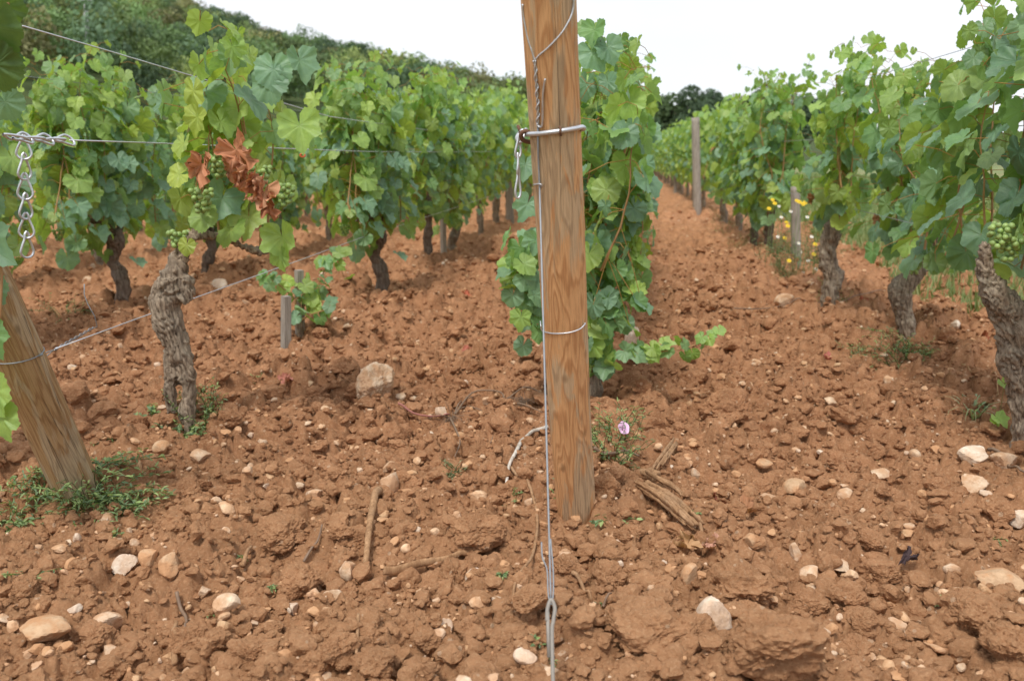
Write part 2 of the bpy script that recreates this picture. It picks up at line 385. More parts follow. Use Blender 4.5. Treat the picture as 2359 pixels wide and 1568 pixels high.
M_GALV = m_metal('galvanised_steel', (.68, .70, .73), .34, .8)
M_WIRE = m_metal('grey_wire', (.33, .35, .37), .5, .5)
M_RUST = m_metal('rusty_steel', (.19, .10, .06), .7, .3)
def m_grape():
    m, b = mat('green_grape'); P = b.obj(); t = b.attr('tint').outputs['Color']
    c = b.mul(b.mix(b.noise(P, 60, 2), (.20, .32, .075), (.34, .45, .15)), t)
    nd = b.n('BsdfPrincipled'); b.set(nd.inputs['Base Color'], c); nd.inputs['Roughness'].default_value = .45
    nd.inputs['Subsurface Weight'].default_value = .25; nd.inputs['Subsurface Radius'].default_value = (.006, .006, .002)
    b.out(nd.outputs[0]); return m
M_GRAPE = m_grape()
def m_flat(name, c, rough=.6):
    m, b = mat(name); P = b.obj(); b.out(b.pbr(b.mix(b.noise(P, 120, 2), tuple(v * .85 for v in c), c), rough, .3)); return m
M_YEL = m_flat('yellow_petal', (.80, .55, .03)); M_WHT = m_flat('white_petal', (.80, .80, .76)); M_PINK = m_flat('pink_petal', (.78, .50, .70))
M_ORNG = m_flat('orange_tie', (.65, .12, .04))

# ------------------------------------------------------------------ rocks / clods
def ico(sub):
    t = (1 + 5 ** .5) / 2
    v = np.array([(-1, t, 0), (1, t, 0), (-1, -t, 0), (1, -t, 0), (0, -1, t), (0, 1, t), (0, -1, -t), (0, 1, -t), (t, 0, -1), (t, 0, 1), (-t, 0, -1), (-t, 0, 1)], float)
    f = [(0, 11, 5), (0, 5, 1), (0, 1, 7), (0, 7, 10), (0, 10, 11), (1, 5, 9), (5, 11, 4), (11, 10, 2), (10, 7, 6), (7, 1, 8), (3, 9, 4), (3, 4, 2), (3, 2, 6), (3, 6, 8), (3, 8, 9), (4, 9, 5), (2, 4, 11), (6, 2, 10), (8, 6, 7), (9, 8, 1)]
    v = [unit(x) for x in v]
    for _ in range(sub):
        cache = {}; nf = []
        def mid(a, b):
            k = (min(a, b), max(a, b))
            if k not in cache: cache[k] = len(v); v.append(unit(v[a] + v[b]))
            return cache[k]
        for a, b, c in f:
            ab, bc, ca = mid(a, b), mid(b, c), mid(c, a); nf += [(a, ab, ca), (b, bc, ab), (c, ca, bc), (ab, bc, ca)]
        f = nf
    return np.array(v), np.array(f)
ICO = {k: ico(k) for k in (1, 2, 3, 4)}
def rock(sub, seed, planes=11, soft=.0, rough=.06, flat=1.0, stretch=1.0):
    g = np.random.default_rng(seed); v, f = ICO[sub]
    n = g.normal(size=(planes, 3)); n /= np.linalg.norm(n, axis=1)[:, None]; d = g.uniform(.58 if planes > 7 else .42, 1.0, planes)
    dt = np.maximum(v @ n.T, 1e-3); r = d / dt
    if soft > 0: rr = -soft * np.log(np.exp(-np.minimum(r, 3) / soft).sum(1) + np.exp(-1.15 / soft))
    else: rr = np.minimum(np.where(r > 0, r, 9).min(1), 1.15)
    p = v * rr[:, None]
    for k, a in ((2.2, 1.0), (5.0, .6), (11., .45)) + (((23., .32),) if sub > 2 else ()):
        p = p + v * ((vn3(v * k + seed * 1.31 + 40, seed) - .5) * 2 * rough * a)[:, None]
    return p * np.array([1, stretch, flat]), f

# ------------------------------------------------------------------ the ground
def build_ground():
    th = np.concatenate([np.linspace(R(-78), R(-36), 90)[:-1], np.arange(R(-36), R(36), .0025), np.linspace(R(36), R(78), 90)])
    r = np.exp(np.arange(math.log(.55), math.log(75), .0038))
    T, Rr = np.meshgrid(th, r); x = Rr * np.sin(T); y = Rr * np.cos(T)
    h = np.concatenate([Hf(x[i:i + 200], y[i:i + 200]) for i in range(0, len(r), 200)])
    nr, nc = x.shape; V = np.stack([x, y, h], -1).reshape(-1, 3)
    i = np.arange(nr - 1)[:, None] * nc; j = np.arange(nc - 1)[None, :]
    q = np.stack([i + j, i + j + 1, i + nc + j + 1, i + nc + j], -1).reshape(-1, 4)
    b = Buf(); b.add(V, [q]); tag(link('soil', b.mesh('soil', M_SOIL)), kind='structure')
    # wide sheet to the horizon
    m, nb = mat('distant_ground'); P = nb.geo().outputs['Position']
    nb.out(nb.pbr(nb.mix(nb.ramp(nb.noise(P, .2, 4), (.4, 0.), (.6, 1.)), (.07, .10, .03), (.16, .15, .07)), .95, .1))
    b = Buf(); g = np.linspace(-1500, 1500, 41); X, Y = np.meshgrid(g, g); V = np.stack([X, Y, X * 0 - .16], -1).reshape(-1, 3)
    i = np.arange(40)[:, None] * 41; j = np.arange(40)[None, :]; b.add(V, [np.stack([i + j, i + j + 1, i + 42 + j, i + 41 + j], -1).reshape(-1, 4)])
    tag(link('ground', b.mesh('ground', m)), kind='structure')
build_ground()

def scatter(buf, tmpl, n, smin, smax, pw, rmin, rmax, sink=.25, flat=(.5, .9), tint=None, ta=R(42), smf=.0036, seed=1):
    g = np.random.default_rng(seed)
    r = np.exp(g.uniform(math.log(rmin), math.log(rmax), n)); a = g.uniform(-ta, ta, n); x = r * np.sin(a); y = r * np.cos(a)
    s = smin * (1 - g.random(n)) ** (-1 / pw); s = np.minimum(np.maximum(s, smf * r * g.uniform(.8, 1.3, n)), smax)
    z = Hf(x, y)
    for i in range(n):
        p, f = tmpl[g.integers(len(tmpl))]
        M = rotm(*g.uniform(-3.1, 3.1, 3)); q = (p @ M.T) * np.array([1, 1, g.uniform(*flat)])
        M2 = rotm(g.normal() * .25, g.normal() * .25, 0); q = q @ M2.T
        buf.add(q * s[i] * .5 + (x[i], y[i], z[i] + s[i] * .5 * (.5 - sink * 2 * g.random())), [f], tint[g.integers(len(tint))] if tint else (1, 1, 1))
CL1 = [rock(1, 100 + i, 9, 0, .10) for i in range(20)]
CL2 = [rock(2, 200 + i, 10, .02, .13) for i in range(24)]
CL3 = [rock(4, 300 + i, 11, .02, .15) for i in range(12)]
b = Buf()
scatter(b, CL1, 38000, .0055, .02, 1.5, 1.15, 9, .3, seed=5)
scatter(b, CL2, 9800, .014, .048, 1.9, 1.2, 7.5, .22, seed=6)
scatter(b, CL3, 420, .040, .085, 2.6, 1.3, 7, .4, seed=8)
scatter(b, CL2, 4200, .030, .085, 2.4, 2.8, 14, .25, seed=12)
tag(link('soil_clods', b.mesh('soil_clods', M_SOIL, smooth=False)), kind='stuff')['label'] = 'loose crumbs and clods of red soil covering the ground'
b = Buf(); TI = [(1, 1, 1), (.9, .78, .64), (1.05, .95, .85), (.85, .66, .5)]
scatter(b, [rock(1, 700 + i, 7, 0, .03) for i in range(16)], 10500, .006, .030, 1.7, 1.2, 20, .2, tint=TI, seed=9, smf=.003)
scatter(b, [rock(2, 800 + i, 7, 0, .03) for i in range(12)], 620, .020, .050, 2.8, 1.7, 14, .3, tint=TI, seed=15)
tag(link('gravel', b.mesh('gravel', M_STONE, smooth=False)), kind='stuff')['label'] = 'tiny pale limestone chips sprinkled over the red soil'

def stone(px, py, wpx, label, m=M_STONE, cat='stone', name='stone', flat=.65, stretch=.8, yaw=None, tilt=(0, 0), sub=3, seed=None, soft=.004, rough=.035, sink=.30, group=None, tint=(1, 1, 1)):
    c = gp(px, py + wpx * .15); d = float(np.linalg.norm(c - CAM)); s = wpx / F * d * .52
    seed = seed if seed is not None else int(px * 7 + py)
    p, f = rock(sub, seed, 10 if m is M_SOIL else 7, soft, rough, 1, 1); s *= 1.0 if m is M_SOIL else .92
    M0 = rotm(*np.random.default_rng(seed).uniform(-3, 3, 3)); q = (p @ M0.T) * (1, stretch, flat)
    yaw = yaw if yaw is not None else (seed % 60) / 10; q = q @ rotm(tilt[0], tilt[1], yaw).T * s
    zmin = q[:, 2].min(); b = Buf(); hs = [hz(c[0] + a * s * .6, c[1] + b_ * s * .6) for a, b_ in ((0, 0), (1, 0), (-1, 0), (0, 1), (0, -1))]; base = np.array([c[0], c[1], .45 * max(hs) + .55 * sum(hs) / 5])
    b.add(q + base + (0, 0, -zmin - (q[:, 2].max() - zmin) * sink), [f], tint)
    return thing(name, b, m, base, label, cat, group, smooth=False)
# ---- the stones one can point at
SW, SC, ST = M_STONE, M_STONEC, M_TAN
stone(870, 912, 96, 'largest jagged pale limestone lump left of the middle post', SW, flat=1.0, stretch=.8, sub=4, rough=.09, seed=11, sink=.12)
for q in [
 (922, 922, 26, 'small pointed pale stone just right of the large jagged limestone lump', SW, .9), (1020, 955, 36, 'upright whitish stone at the end of the purple twig', SC, 1.1),
 (1003, 845, 24, 'squarish cream stone alone above the large jagged limestone lump', SC, .9), (738, 935, 42, 'low cream stone left of the large jagged limestone lump', SW, .6),
 (925, 828, 20, 'tan pebble up and left of the squarish cream stone', ST, .9), (1122, 938, 24, 'round cream pebble beside the arching dead stem', SW, .8),
 (290, 1308, 50, 'bright white stone with dirty foot at the lower left', SC, 1.0), (398, 1312, 62, 'broad tan stone right of the bright white stone at lower left', ST, .8),
 (345, 1305, 44, 'soil coated brown stone between the white and the tan stones', ST, 1.0), (248, 1445, 58, 'rounded buff stone near the lower left corner', SW, .7),
 (105, 1460, 110, 'large flat dusty slab stone in the lower left corner', ST, .45), (805, 1315, 52, 'cream stone leaning against the lower end of the thick grey stick', SW, 1.0),
 (768, 1375, 42, 'smooth orange tinted stone below the thick grey stick', SW, .9), (676, 1405, 32, 'pale egg shaped stone left of the orange tinted smooth stone', SC, 1.2),
 (895, 1120, 44, 'tall pinkish stone standing at the top of the thick grey stick', SW, 1.7), (938, 1143, 36, 'small wedge stone right of the tall pinkish stone', ST, .5),
 (1022, 1470, 44, 'round white knobbly stone near the bottom centre', SC, .9), (1640, 1462, 88, 'large angular greyish white stone at the lower right', SC, 1.25),
 (1210, 1517, 50, 'white block stone at the bottom left of the anchor rod', SC, .6), (1592, 1340, 46, 'tan lobed stone in the middle of the lower right soil', ST, 1.3),
 (1232, 1400, 42, 'buff elongated stone just left of the anchor rod', SW, .9), (1092, 1335, 40, 'dull grey white stone at the right end of the splintered wood', SC, 1.0),
 (1110, 1270, 24, 'rounded tan stone beneath the wide soil clod', ST, .8), (1460, 768, 44, 'tall whitish rock standing behind the trailing green shoot', SC, 1.3),
 (1468, 900, 52, 'flat orange buff stone below the trailing green shoot', SW, .4), (2245, 1062, 72, 'grey white slab stone near the right edge', SC, .5),
 (2312, 1066, 60, 'pinkish cream stone beside the slab stone at the right edge', SW, .6), (2252, 1122, 62, 'cream stone below the slab stone at the right edge', SW, .7),
 (2343, 1195, 46, 'bright stone cut by the right edge of the picture', SC, .9), (2025, 1100, 52, 'forked pale stone in the soil to the right', SW, .6),
 (1935, 1305, 54, 'cream chip lying flat in the lower right soil', SW, .5), (1830, 1285, 30, 'upright slim stone left of the cream chip', SW, 1.6),
 (205, 648, 30, 'cream stone beneath the leafy row at the far left', SW, .9), (508, 665, 46, 'broad white stone behind the gnarled trunk', SC, .6),
 (222, 697, 24, 'white stone above the bent end of the low wire', SC, .9), (543, 780, 20, 'round pale pebble right of the gnarled trunk', SC, .9),
 (290, 1040, 36, 'buff stone right of the leaning post', SW, .6), (373, 1036, 42, 'tan stone near the twigs right of the leaning post', ST, .7),
 (463, 1055, 42, 'pinkish pale stone below the gnarled trunk', SW, .8), (725, 1140, 46, 'cream stone in the open soil left of the thick grey stick', SW, .6),
 (600, 1005, 30, 'pale block in the soil right of the gnarled trunk', SW, .8), (610, 845, 40, 'white topped stone below the near short stake', SW, .6),
 (1808, 700, 48, 'wide cream stone left of the flowering weeds', SW, .6), (2200, 745, 22, 'whitish stone between the two nearest right hand vines', SC, .9),
 (2155, 687, 22, 'bluish white pebble behind the second right hand vine', SC, .8), (1912, 935, 38, 'shiny cream stone in the right hand lane', SW, .6),
 (2025, 965, 42, 'neat oblong buff stone in the right hand lane', SW, .5), (2050, 880, 28, 'cream stone beside the small green leaf on the soil', SW, 1.0),
 (1755, 1080, 50, 'dusty buff plate stone right of the old wood chunk', ST, .5), (1835, 1125, 66, 'large dust covered pale stone in the right hand lane', ST, .6),
 (1455, 1112, 30, 'small white topped stone on the clod right of the post', SW, .8), (1420, 1255, 22, 'small cube like white pebble right below the middle post', SC, .9),
 (1600, 1100, 28, 'pale upright chip above the old wood chunk', SW, 1.2), (2155, 1040, 28, 'tan stone up and left of the right edge slab', ST, .8),
 (1154, 810, 24, 'cream pebble in the soil left of the middle post', SC, .8), (800, 760, 26, 'orange buff stone in the left lane', SW, .7),
 (1140, 1383, 30, 'tan angular chip left of the anchor rod', SW, .8), (1080, 1385, 26, 'cream triangular chip below the grey white stone', SW, .8),
 (975, 1360, 50, 'smooth brown slab below the splintered wood', ST, .4), (470, 1375, 34, 'tan block stone in the lower left soil', SW, .8),
 (1400, 1230, 16, 'tiny pale chip below the middle post', SW, .8), (585, 1430, 34, 'rosy egg shaped pebble low in the left soil', SW, .6),
 (820, 1450, 60, 'long pale flake above the curved brown twig', SW, .4), (740, 1560, 60, 'pale stone at the bottom edge left of centre', SW, .6),
 (1725, 1250, 36, 'round dusty stone below the dead leaves', ST, .8), (2065, 1440, 40, 'buff block with a white top at the lower right', SW, .8),
 (2290, 1330, 110, 'long dusty slab with pale rim at the lower right edge', ST, .45), (1890, 1000, 26, 'small bright chip in the right hand lane', SC, .7)]:
    stone(q[0], q[1], q[2], q[3], q[4], flat=q[5])
# ---- big clods one can point at
for q in [(1095, 1235, 112, 'wide cracked clod of red soil left of the middle post', .8), (1400, 1345, 96, 'round crumbly clod of soil right of the wire', .85), (1475, 1440, 165, 'very large mound like clod at the lower right of the wire', .6),
          (1700, 1365, 165, 'broad rounded clod in the lower right soil', .7), (1775, 1510, 190, 'biggest smooth clod at the bottom right', .7), (1680, 955, 130, 'sloping slab like clod in the right hand lane', .7),
          (640, 1232, 112, 'flat overhanging clod in the left lane', .5), (1440, 1112, 56, 'rounded clod at the right foot of the middle post', .9), (588, 1515, 95, 'smooth rounded clod near the bottom left', .8),
          (700, 1350, 90, 'jagged upright clod left of the thick grey stick', .8), (870, 1540, 95, 'clod cut by the bottom edge left of centre', .6), (55, 1360, 70, 'lumpy clod at the left edge', .7),
          (1085, 1450, 54, 'ball shaped clod right of the knobbly white stone', .9), (1040, 1515, 56, 'clod beneath the knobbly white stone', .9), (1950, 1390, 80, 'dark hollow sided clod in the lower right', .8), (2230, 1420, 110, 'dusty clod near the lower right corner', .7), (2320, 1500, 100, 'clod in the lower right corner', .8), (440, 1480, 85, 'brown clod low in the left soil', .8), (395, 1225, 75, 'flat clod right of the big weed patch', .6), (2160, 1130, 50, 'small clod near the slab stones at right', .8), (1860, 1385, 70, 'clod between the broad and the hollow clods', .8)]:
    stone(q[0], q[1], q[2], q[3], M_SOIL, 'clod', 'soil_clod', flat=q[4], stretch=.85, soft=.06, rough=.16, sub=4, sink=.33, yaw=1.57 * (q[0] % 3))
# ---- many small loose stones nobody would tell apart
sg = np.random.default_rng(77)
for i in range(225):
    px = sg.uniform(0, IW); py = 480 + (IH - 480) * sg.random() ** .8
    o = stone(px, py, sg.uniform(11, 26) * (.55 + .6 * (py - 480) / 1090), 'small loose limestone fragment scattered in the red soil', (SW, SW, SC, ST)[sg.integers(4)], flat=sg.uniform(.5, 1), sub=2, group='small loose stones in the soil')

# ------------------------------------------------------------------ leaves
def leaf_template(n, seed, lobe=1.0, rings=2):
    g = np.random.default_rng(seed)
    ph = np.linspace(-math.pi * .955, math.pi * .955, n)
    def ga(c, wd): return np.exp(-((ph - c) / wd) ** 2)
    j = g.normal(size=5) * .04
    r = .80 + lobe * (.22 * ga(0 + j[0], .33) + .13 * (ga(1.02 + j[1], .30) + ga(-1.02 + j[2], .30)) + .08 * (ga(2.0 + j[3], .36) + ga(-2.0 + j[4], .36))) - .06 * lobe
    r = r * (1 - .42 * np.exp(-((np.abs(ph) - math.pi) / .30) ** 2))
    if n > 30: r = r * (1 + .075 * (((ph * np.sign(ph) * 4.1 + g.random() * 3) % 1) - .5)) * (1 + .03 * g.normal(size=n))
    else: r = r * (1 + .05 * g.normal(size=n))
    x, y = r * np.sin(ph), r * np.cos(ph)
    fr = np.linspace(0, 1, rings + 1)[1:]
    V = [np.array([[0, 0, 0.]])]; co = [np.array([[0, 0, 0.]])]
    fold = g.uniform(.05, .55); droop = g.uniform(.10, .65); wv = g.uniform(.03, .08); p0 = g.uniform(0, 6)
    cup = g.uniform(-.10, .15)
    for f in fr:
        X, Y = x * f, y * f
        z = fold * np.abs(X) - droop * (Y * np.abs(Y)) * .6 - cup * (X * X + Y * Y) - .18 * X * X + wv * f * f * np.sin(ph * 4 + p0) + .025 * f * np.sin(ph * 9 + p0 * 2) + (.035 * np.sin(X * 17 + p0) * np.sin(Y * 15 + p0 * 3) if n > 30 else 0)
        V.append(np.stack([X, Y, z], -1)); co.append(np.stack([X, Y, np.full(n, f)], -1))
    V = np.concatenate(V); co = np.concatenate(co); k = np.arange(n - 1)
    fs = [np.stack([np.zeros(n - 1, int), k + 2, k + 1], -1)]
    for q in range(rings - 1):
        o = 1 + q * n; fs.append(np.stack([o + k, o + k + 1, o + n + k + 1, o + n + k], -1))
    return V, co, fs
LEAF_HI = [leaf_template(67, 10 + i, l, 3) for i, l in enumerate((1.0, .45, 1.6, .8, .3, 1.3, .6, 2.0))]
LEAF_LO = [leaf_template(17, 40 + i, l, 1) for i, l in enumerate((1.2, .7, 1.0, .5))]
def put_leaf(buf, tm, pos, nrm, tip, size, tint):
    n = unit(nrm); t = np.asarray(tip, float); t = t - n * (t @ n); t = unit(t); s = np.cross(t, n)
    V, co, fs = tm; M = np.stack([s, t, n], 0)
    buf.add(V @ M * size + pos, fs, tint, co)
def put_leaves(buf, tmpls, L):
    """L: list of (pos,nrm,tip,size,tint); batched by template"""
    for i, l in enumerate(L): put_leaf(buf, tmpls[(i * 7 + int(abs(l[0][2]) * 1000)) % len(tmpls)], *l)
G_BLUE, G_MID, G_YEL, G_LIM, G_DRK = (.195, .335, .205), (.190, .345, .125), (.39, .48, .09), (.29, .43, .11), (.070, .155, .095)
def leaf_tint(g, young=0.0, dark=0.0, yel=.18):
    t = g.random()
    c = np.array(G_BLUE) if t < .48 else np.array(G_MID) if t < .48 + .34 - yel * .4 else np.array(G_LIM)
    if g.random() < yel: c = c * .35 + np.array(G_YEL) * .65
    c = c * (1 - young) + np.array(G_LIM) * young
    c = c * (1 - dark) + np.array(G_DRK) * dark
    return c * g.uniform(.82, 1.18)

def grow_shoots(g, starts, top, hi, across=.13, node=.062, size=(.052, .072), extra=.8, yel=.15, dark=0, lean=(0, 0), flop=.12, bottom=0.0, facing=None):
    """starts: list of (x,y,z, topz) in vine coords (x along the row). Returns leaves, canes(list of paths), petioles"""
    leaves, canes, pets = [], [], []
    for (x0, y0, z0, zt) in starts:
        P = [np.array([x0, y0, z0])]; d = unit((g.normal() * .25 + lean[0], g.normal() * .25 + lean[1], 1.0)); L_ = 0
        while P[-1][2] < zt and len(P) < 44:
            p = P[-1]; k = (p[2] - z0) / max(zt - z0, .1)
            pull = -p[1] * .9 if p[2] < top - .12 else g.normal() * flop * 4
            d = unit(d + np.array([g.normal() * .10, g.normal() * .10 + pull * .25, .10 if k < .9 else -.12])); P.append(p + d * node * .9)
        P = np.array(P); canes.append(P); n = len(P); tw = across + .13; side = 1 if g.random() < .5 else -1
        for i in range(1, n):
            k = i / n; side = -side
            m = 1 + (g.random() < extra) + (g.random() < extra - 1)
            for e in range(m):
                phi = side * (math.pi / 2 + g.normal() * .75) if e == 0 else g.uniform(0, 2 * math.pi)
                o = np.array([math.cos(phi), math.sin(phi), 0])
                pl = g.uniform(.04, .10) * (1 + .5 * e) * (1 - .4 * k)
                q = P[i] + o * pl * (1.0 if e == 0 else 1.5) + np.array([0, 0, g.uniform(-.05, .06)])
                if i < 4 and g.random() < .75: q[2] -= g.uniform(0, .24)
                if (bottom and q[2] < bottom) or abs(q[1]) > tw + .1 * g.random(): continue
                nrm = o * g.uniform(.5, 1.2) + np.array([0, 0, g.uniform(.15, .95)]) + g.normal(size=3) * .30
                tip = np.array([0, 0, -1.0]) + o * g.uniform(.0, .8) + g.normal(size=3) * .35
                s = g.uniform(*size) * (1.0 if k < .72 else max(.35, 1.0 - (k - .72) * 2.1)) * (1 if e == 0 else g.uniform(.55, .95))
                leaves.append((q, nrm, tip, s, leaf_tint(g, young=max(0, (k - .6) * 1.6), dark=dark * g.random(), yel=yel)))
                pets.append((P[i], q))
    return leaves, canes, pets

def remesh(buf, voxel, name='t'):
    me = buf.mesh(name, []); o = bpy.data.objects.new(name, me); col.objects.link(o)
    md = o.modifiers.new('r', 'REMESH'); md.mode = 'VOXEL'; md.voxel_size = voxel; md.use_smooth_shade = True
    dg = bpy.context.evaluated_depsgraph_get(); dg.update(); m2 = bpy.data.meshes.new_from_object(o.evaluated_get(dg))
    bpy.data.objects.remove(o); bpy.data.meshes.remove(me)
    n = len(m2.vertices); v = np.empty(n * 3, np.float32); m2.vertices.foreach_get('co', v); v = v.reshape(-1, 3).astype(float)
    nn = np.empty(n * 3, np.float32); m2.vertex_normals.foreach_get('vector', nn); nn = nn.reshape(-1, 3).astype(float)
    return m2, v, nn
def bark_trunk(name, limbs, m, voxel=.006, seed=0, amp=1.0, twist=6.0, knobs=()):
    """limbs: list of rows (x,y,z,r)"""
    b = Buf()
    for l in limbs:
        P = spline(l, 26); tube(b, P[:, :3], np.maximum(P[:, 3], .004), 14, rough=.18, seed=seed)
    for (x, y, z, r) in knobs:
        p, f = rock(2, seed + int(z * 1000), 9, .05, .15); b.add(p * r + (x, y, z), [f])
    me, v, n = remesh(b, voxel)
    a = v[:, 2] * twist; x = v[:, 0] * np.cos(a) - v[:, 1] * np.sin(a); y = v[:, 0] * np.sin(a) + v[:, 1] * np.cos(a)
    q = np.stack([x, y, v[:, 2] * .14], -1)
    w1 = vn3(v * 22 + seed, 5 + seed); rd = (1 - np.abs(2 * vn3(q * 95 + w1[:, None] * 2.5, 6 + seed) - 1)) ** 2; rd2 = (1 - np.abs(2 * vn3(q * 210 + w1[:, None] * 3, 8 + seed) - 1)) ** 1.5
    lump = vn3(v * 30 + 9, 7 + seed) - .5
    v = v + n * (-(rd - .3) * .0092 - (rd2 - .3) * .0035 + lump * .012)[:, None] * amp
    me.vertices.foreach_set('co', v.astype(np.float32).ravel()); me.polygons.foreach_set('use_smooth', np.ones(len(me.polygons), bool)); me.update()
    me.materials.clear(); me.materials.append(m); me.name = name
    return me
def bunch(g, pos, n=38, r=.0075, length=.10, width=.032):
    b = Buf(); v, f = ICO[2] if r > .006 else ICO[1]; pts = []
    tr = 0
    while len(pts) < n and tr < 4000:
        tr += 1; t = g.random() ** .8; a = g.uniform(0, 6.283); wv = width * (1 - .65 * t) * math.sqrt(g.random() * .6 + .4)
        p = np.array([math.cos(a) * wv, math.sin(a) * wv, -t * length])
        if all(np.linalg.norm(p - q) > r * 1.72 for q in pts): pts.append(p)
    for p in pts: b.add(v * r * g.uniform(.88, 1.1) + p + pos, [f], (g.uniform(.75, 1.15),) * 3)
    return b
def crumpled(buf, g, pos, nrm, tip, size, tint):
    V, co, fs = LEAF_HI[g.integers(len(LEAF_HI))]; V = V.copy(); rr = V[:, 0] ** 2 + V[:, 1] ** 2
    a = V[:, 0] * 2.1 * g.choice([-1, 1]) ; V = np.stack([np.sin(a) / 2.1, V[:, 1] * .9, V[:, 2] + (1 - np.cos(a)) / 2.1], -1)
    V = V + (np.stack([vn3(V * 3.1 + g.random() * 50, 3), vn3(V * 3.1 + 90, 4), vn3(V * 3.1 + 150, 5)], -1) - .5) * .75 * rr[:, None] ** .5
    V = V + (np.stack([vn3(V * 8 + 11, 6), vn3(V * 8 + 70, 7), vn3(V * 8 + 130, 8)], -1) - .5) * .20
    V[:, 2] += (np.abs(((V[:, 0] * 2.2 + V[:, 1] * 1.4) % 1) - .5)) * .42
    n = unit(nrm); t = np.asarray(tip, float); t = unit(t - n * (t @ n)); s = np.cross(t, n)
    buf.add(V @ np.stack([s, t, n], 0) * size + pos, fs, tint, co)
RED = [(.55, .25, .14), (.62, .33, .20), (.44, .18, .10)]; BRN = [(.30, .15, .07), (.42, .22, .11)]

def make_vine(seed, label, hi=True, height=1.5, half=.62, nsh=12, bark=M_BARKD, head=.42, nb=3, extra=.8, yel=.13, dark=0, trunk=True, size=(.058, .088), group=None, limbs=None, knobs=(), starts=None, across=.13, voxel=.007, bottom=.36, twist=6, deadn=1, bunches=None, lean=(0, 0), flop=.12, name='grape_vine', tamp=1.0):
    """vine standing at the origin; x along the row, y across, z up"""
    g = np.random.default_rng(seed)
    e = empty(name, (0, 0, 0), label, 'grape vine', group)
    lx, ly = g.normal() * .022, g.normal() * .016; rb = g.uniform(.032, .046)
    if limbs is None:
        limbs = [[(0, 0, -.08, rb * 1.15), (lx * .5, ly, .10, rb), (lx * .8 + .012 * g.normal(), ly * .3, .17, rb * 1.15), (lx * 1.1, -ly * .5, .25, rb * .85), (lx, ly * .5, head - .05, rb * 1.25), (lx * .6, 0, head, rb * 1.05)],
                 [(lx, 0, head - .04, rb * .9), (lx + .08, 0, head + .05, rb * .5), (lx + .24, 0, head + .09, .013), (half * .8, 0, head + .08, .009)],
                 [(lx, 0, head - .04, rb * .8), (lx - .07, .01, head + .03, rb * .42), (lx - .15, 0, head + .09, .012)]]
        knobs = [(lx + .03, .02, head - .03, rb * .9), (lx - .03, -.015, head - .06, rb * .8)]
    link('trunk', bark_trunk('trunk', limbs, bark, voxel, seed % 50, tamp, twist, knobs), e)
    if starts is None:
        starts = []
        for i in range(nsh):
            x = -half + 2 * half * (i + g.random()) / nsh; starts.append((x, g.normal() * .03, head + g.uniform(.02, .10), height * g.uniform(.88, 1.06)))
    lv, canes, pets = grow_shoots(g, starts, height, hi, across, size=size, extra=extra, yel=yel, dark=dark, bottom=bottom, lean=lean, flop=flop, node=.062 if hi else .075)
    b = Buf(); put_leaves(b, LEAF_HI if hi else LEAF_LO, lv)
    if lv: link('foliage', b.mesh('foliage', M_LEAF), e)
    b = Buf()
    canes = [P[:max(4, int(len(P) * .84))] for P in canes if len(P) > 4]
    for P in canes: tube(b, P[::(1 if hi else 3)] if len(P) > 6 else P, np.linspace(.0045, .0018, len(P[::(1 if hi else 3)] if len(P) > 6 else P)), 6 if hi else 4, tint=(g.uniform(.8, 1.3),) * 3, caps=False)
    if hi:
        for a, q in pets: tube(b, np.array([a, (a + q) / 2 + (0, 0, .012), q]), .0011, 4, tint=(1.0, .9, .6), caps=False)
    if canes: link('cane', b.mesh('cane', M_CANE), e)
    if bunches is None: bunches = [(g.uniform(-half * .8, half * .8), g.choice([-1, 1]) * g.uniform(.06, .12), g.uniform(.50, .66) * (height / 1.45)) for _ in range(nb)]
    for (x, y, z) in bunches:
        link('grape_bunch', bunch(g, np.array([x, y, z]), 24 if hi else 12, .0082 if hi else .010, .062, .034).mesh('grape_bunch', M_GRAPE), e)
    for i in range(deadn * 2):
        b = Buf()
        if 1: crumpled(b, g, np.array([g.uniform(-half, half), g.choice([-1, 1]) * g.uniform(.07, .15), g.uniform(.55, height - .2)]), g.normal(size=3), (0, 0, -1), g.uniform(.035, .06), (RED + BRN)[g.integers(5)])
        link('withered_leaf', b.mesh('withered_leaf', M_DEAD), e)
    return e
ROT = math.pi / 2 - ROWA          # vine x axis -> row direction
def place(o, loc, rz=None, s=1.0, flip=False):
    o.location = tuple(loc); o.rotation_euler = (0, 0, (ROT if rz is None else rz) + (math.pi if flip else 0)); o.scale = (s, s, s)
def vloc(u, v):
    p = uv(u, v); p[2] = hz(p[0], p[1]) - .01; return p
def local(pt, base, rz=ROT):
    """world point -> vine coordinates"""
    d = np.asarray(pt, float) - np.asarray(base, float); c, s = math.cos(-rz), math.sin(-rz)
    return np.array([d[0] * c - d[1] * s, d[0] * s + d[1] * c, d[2]])
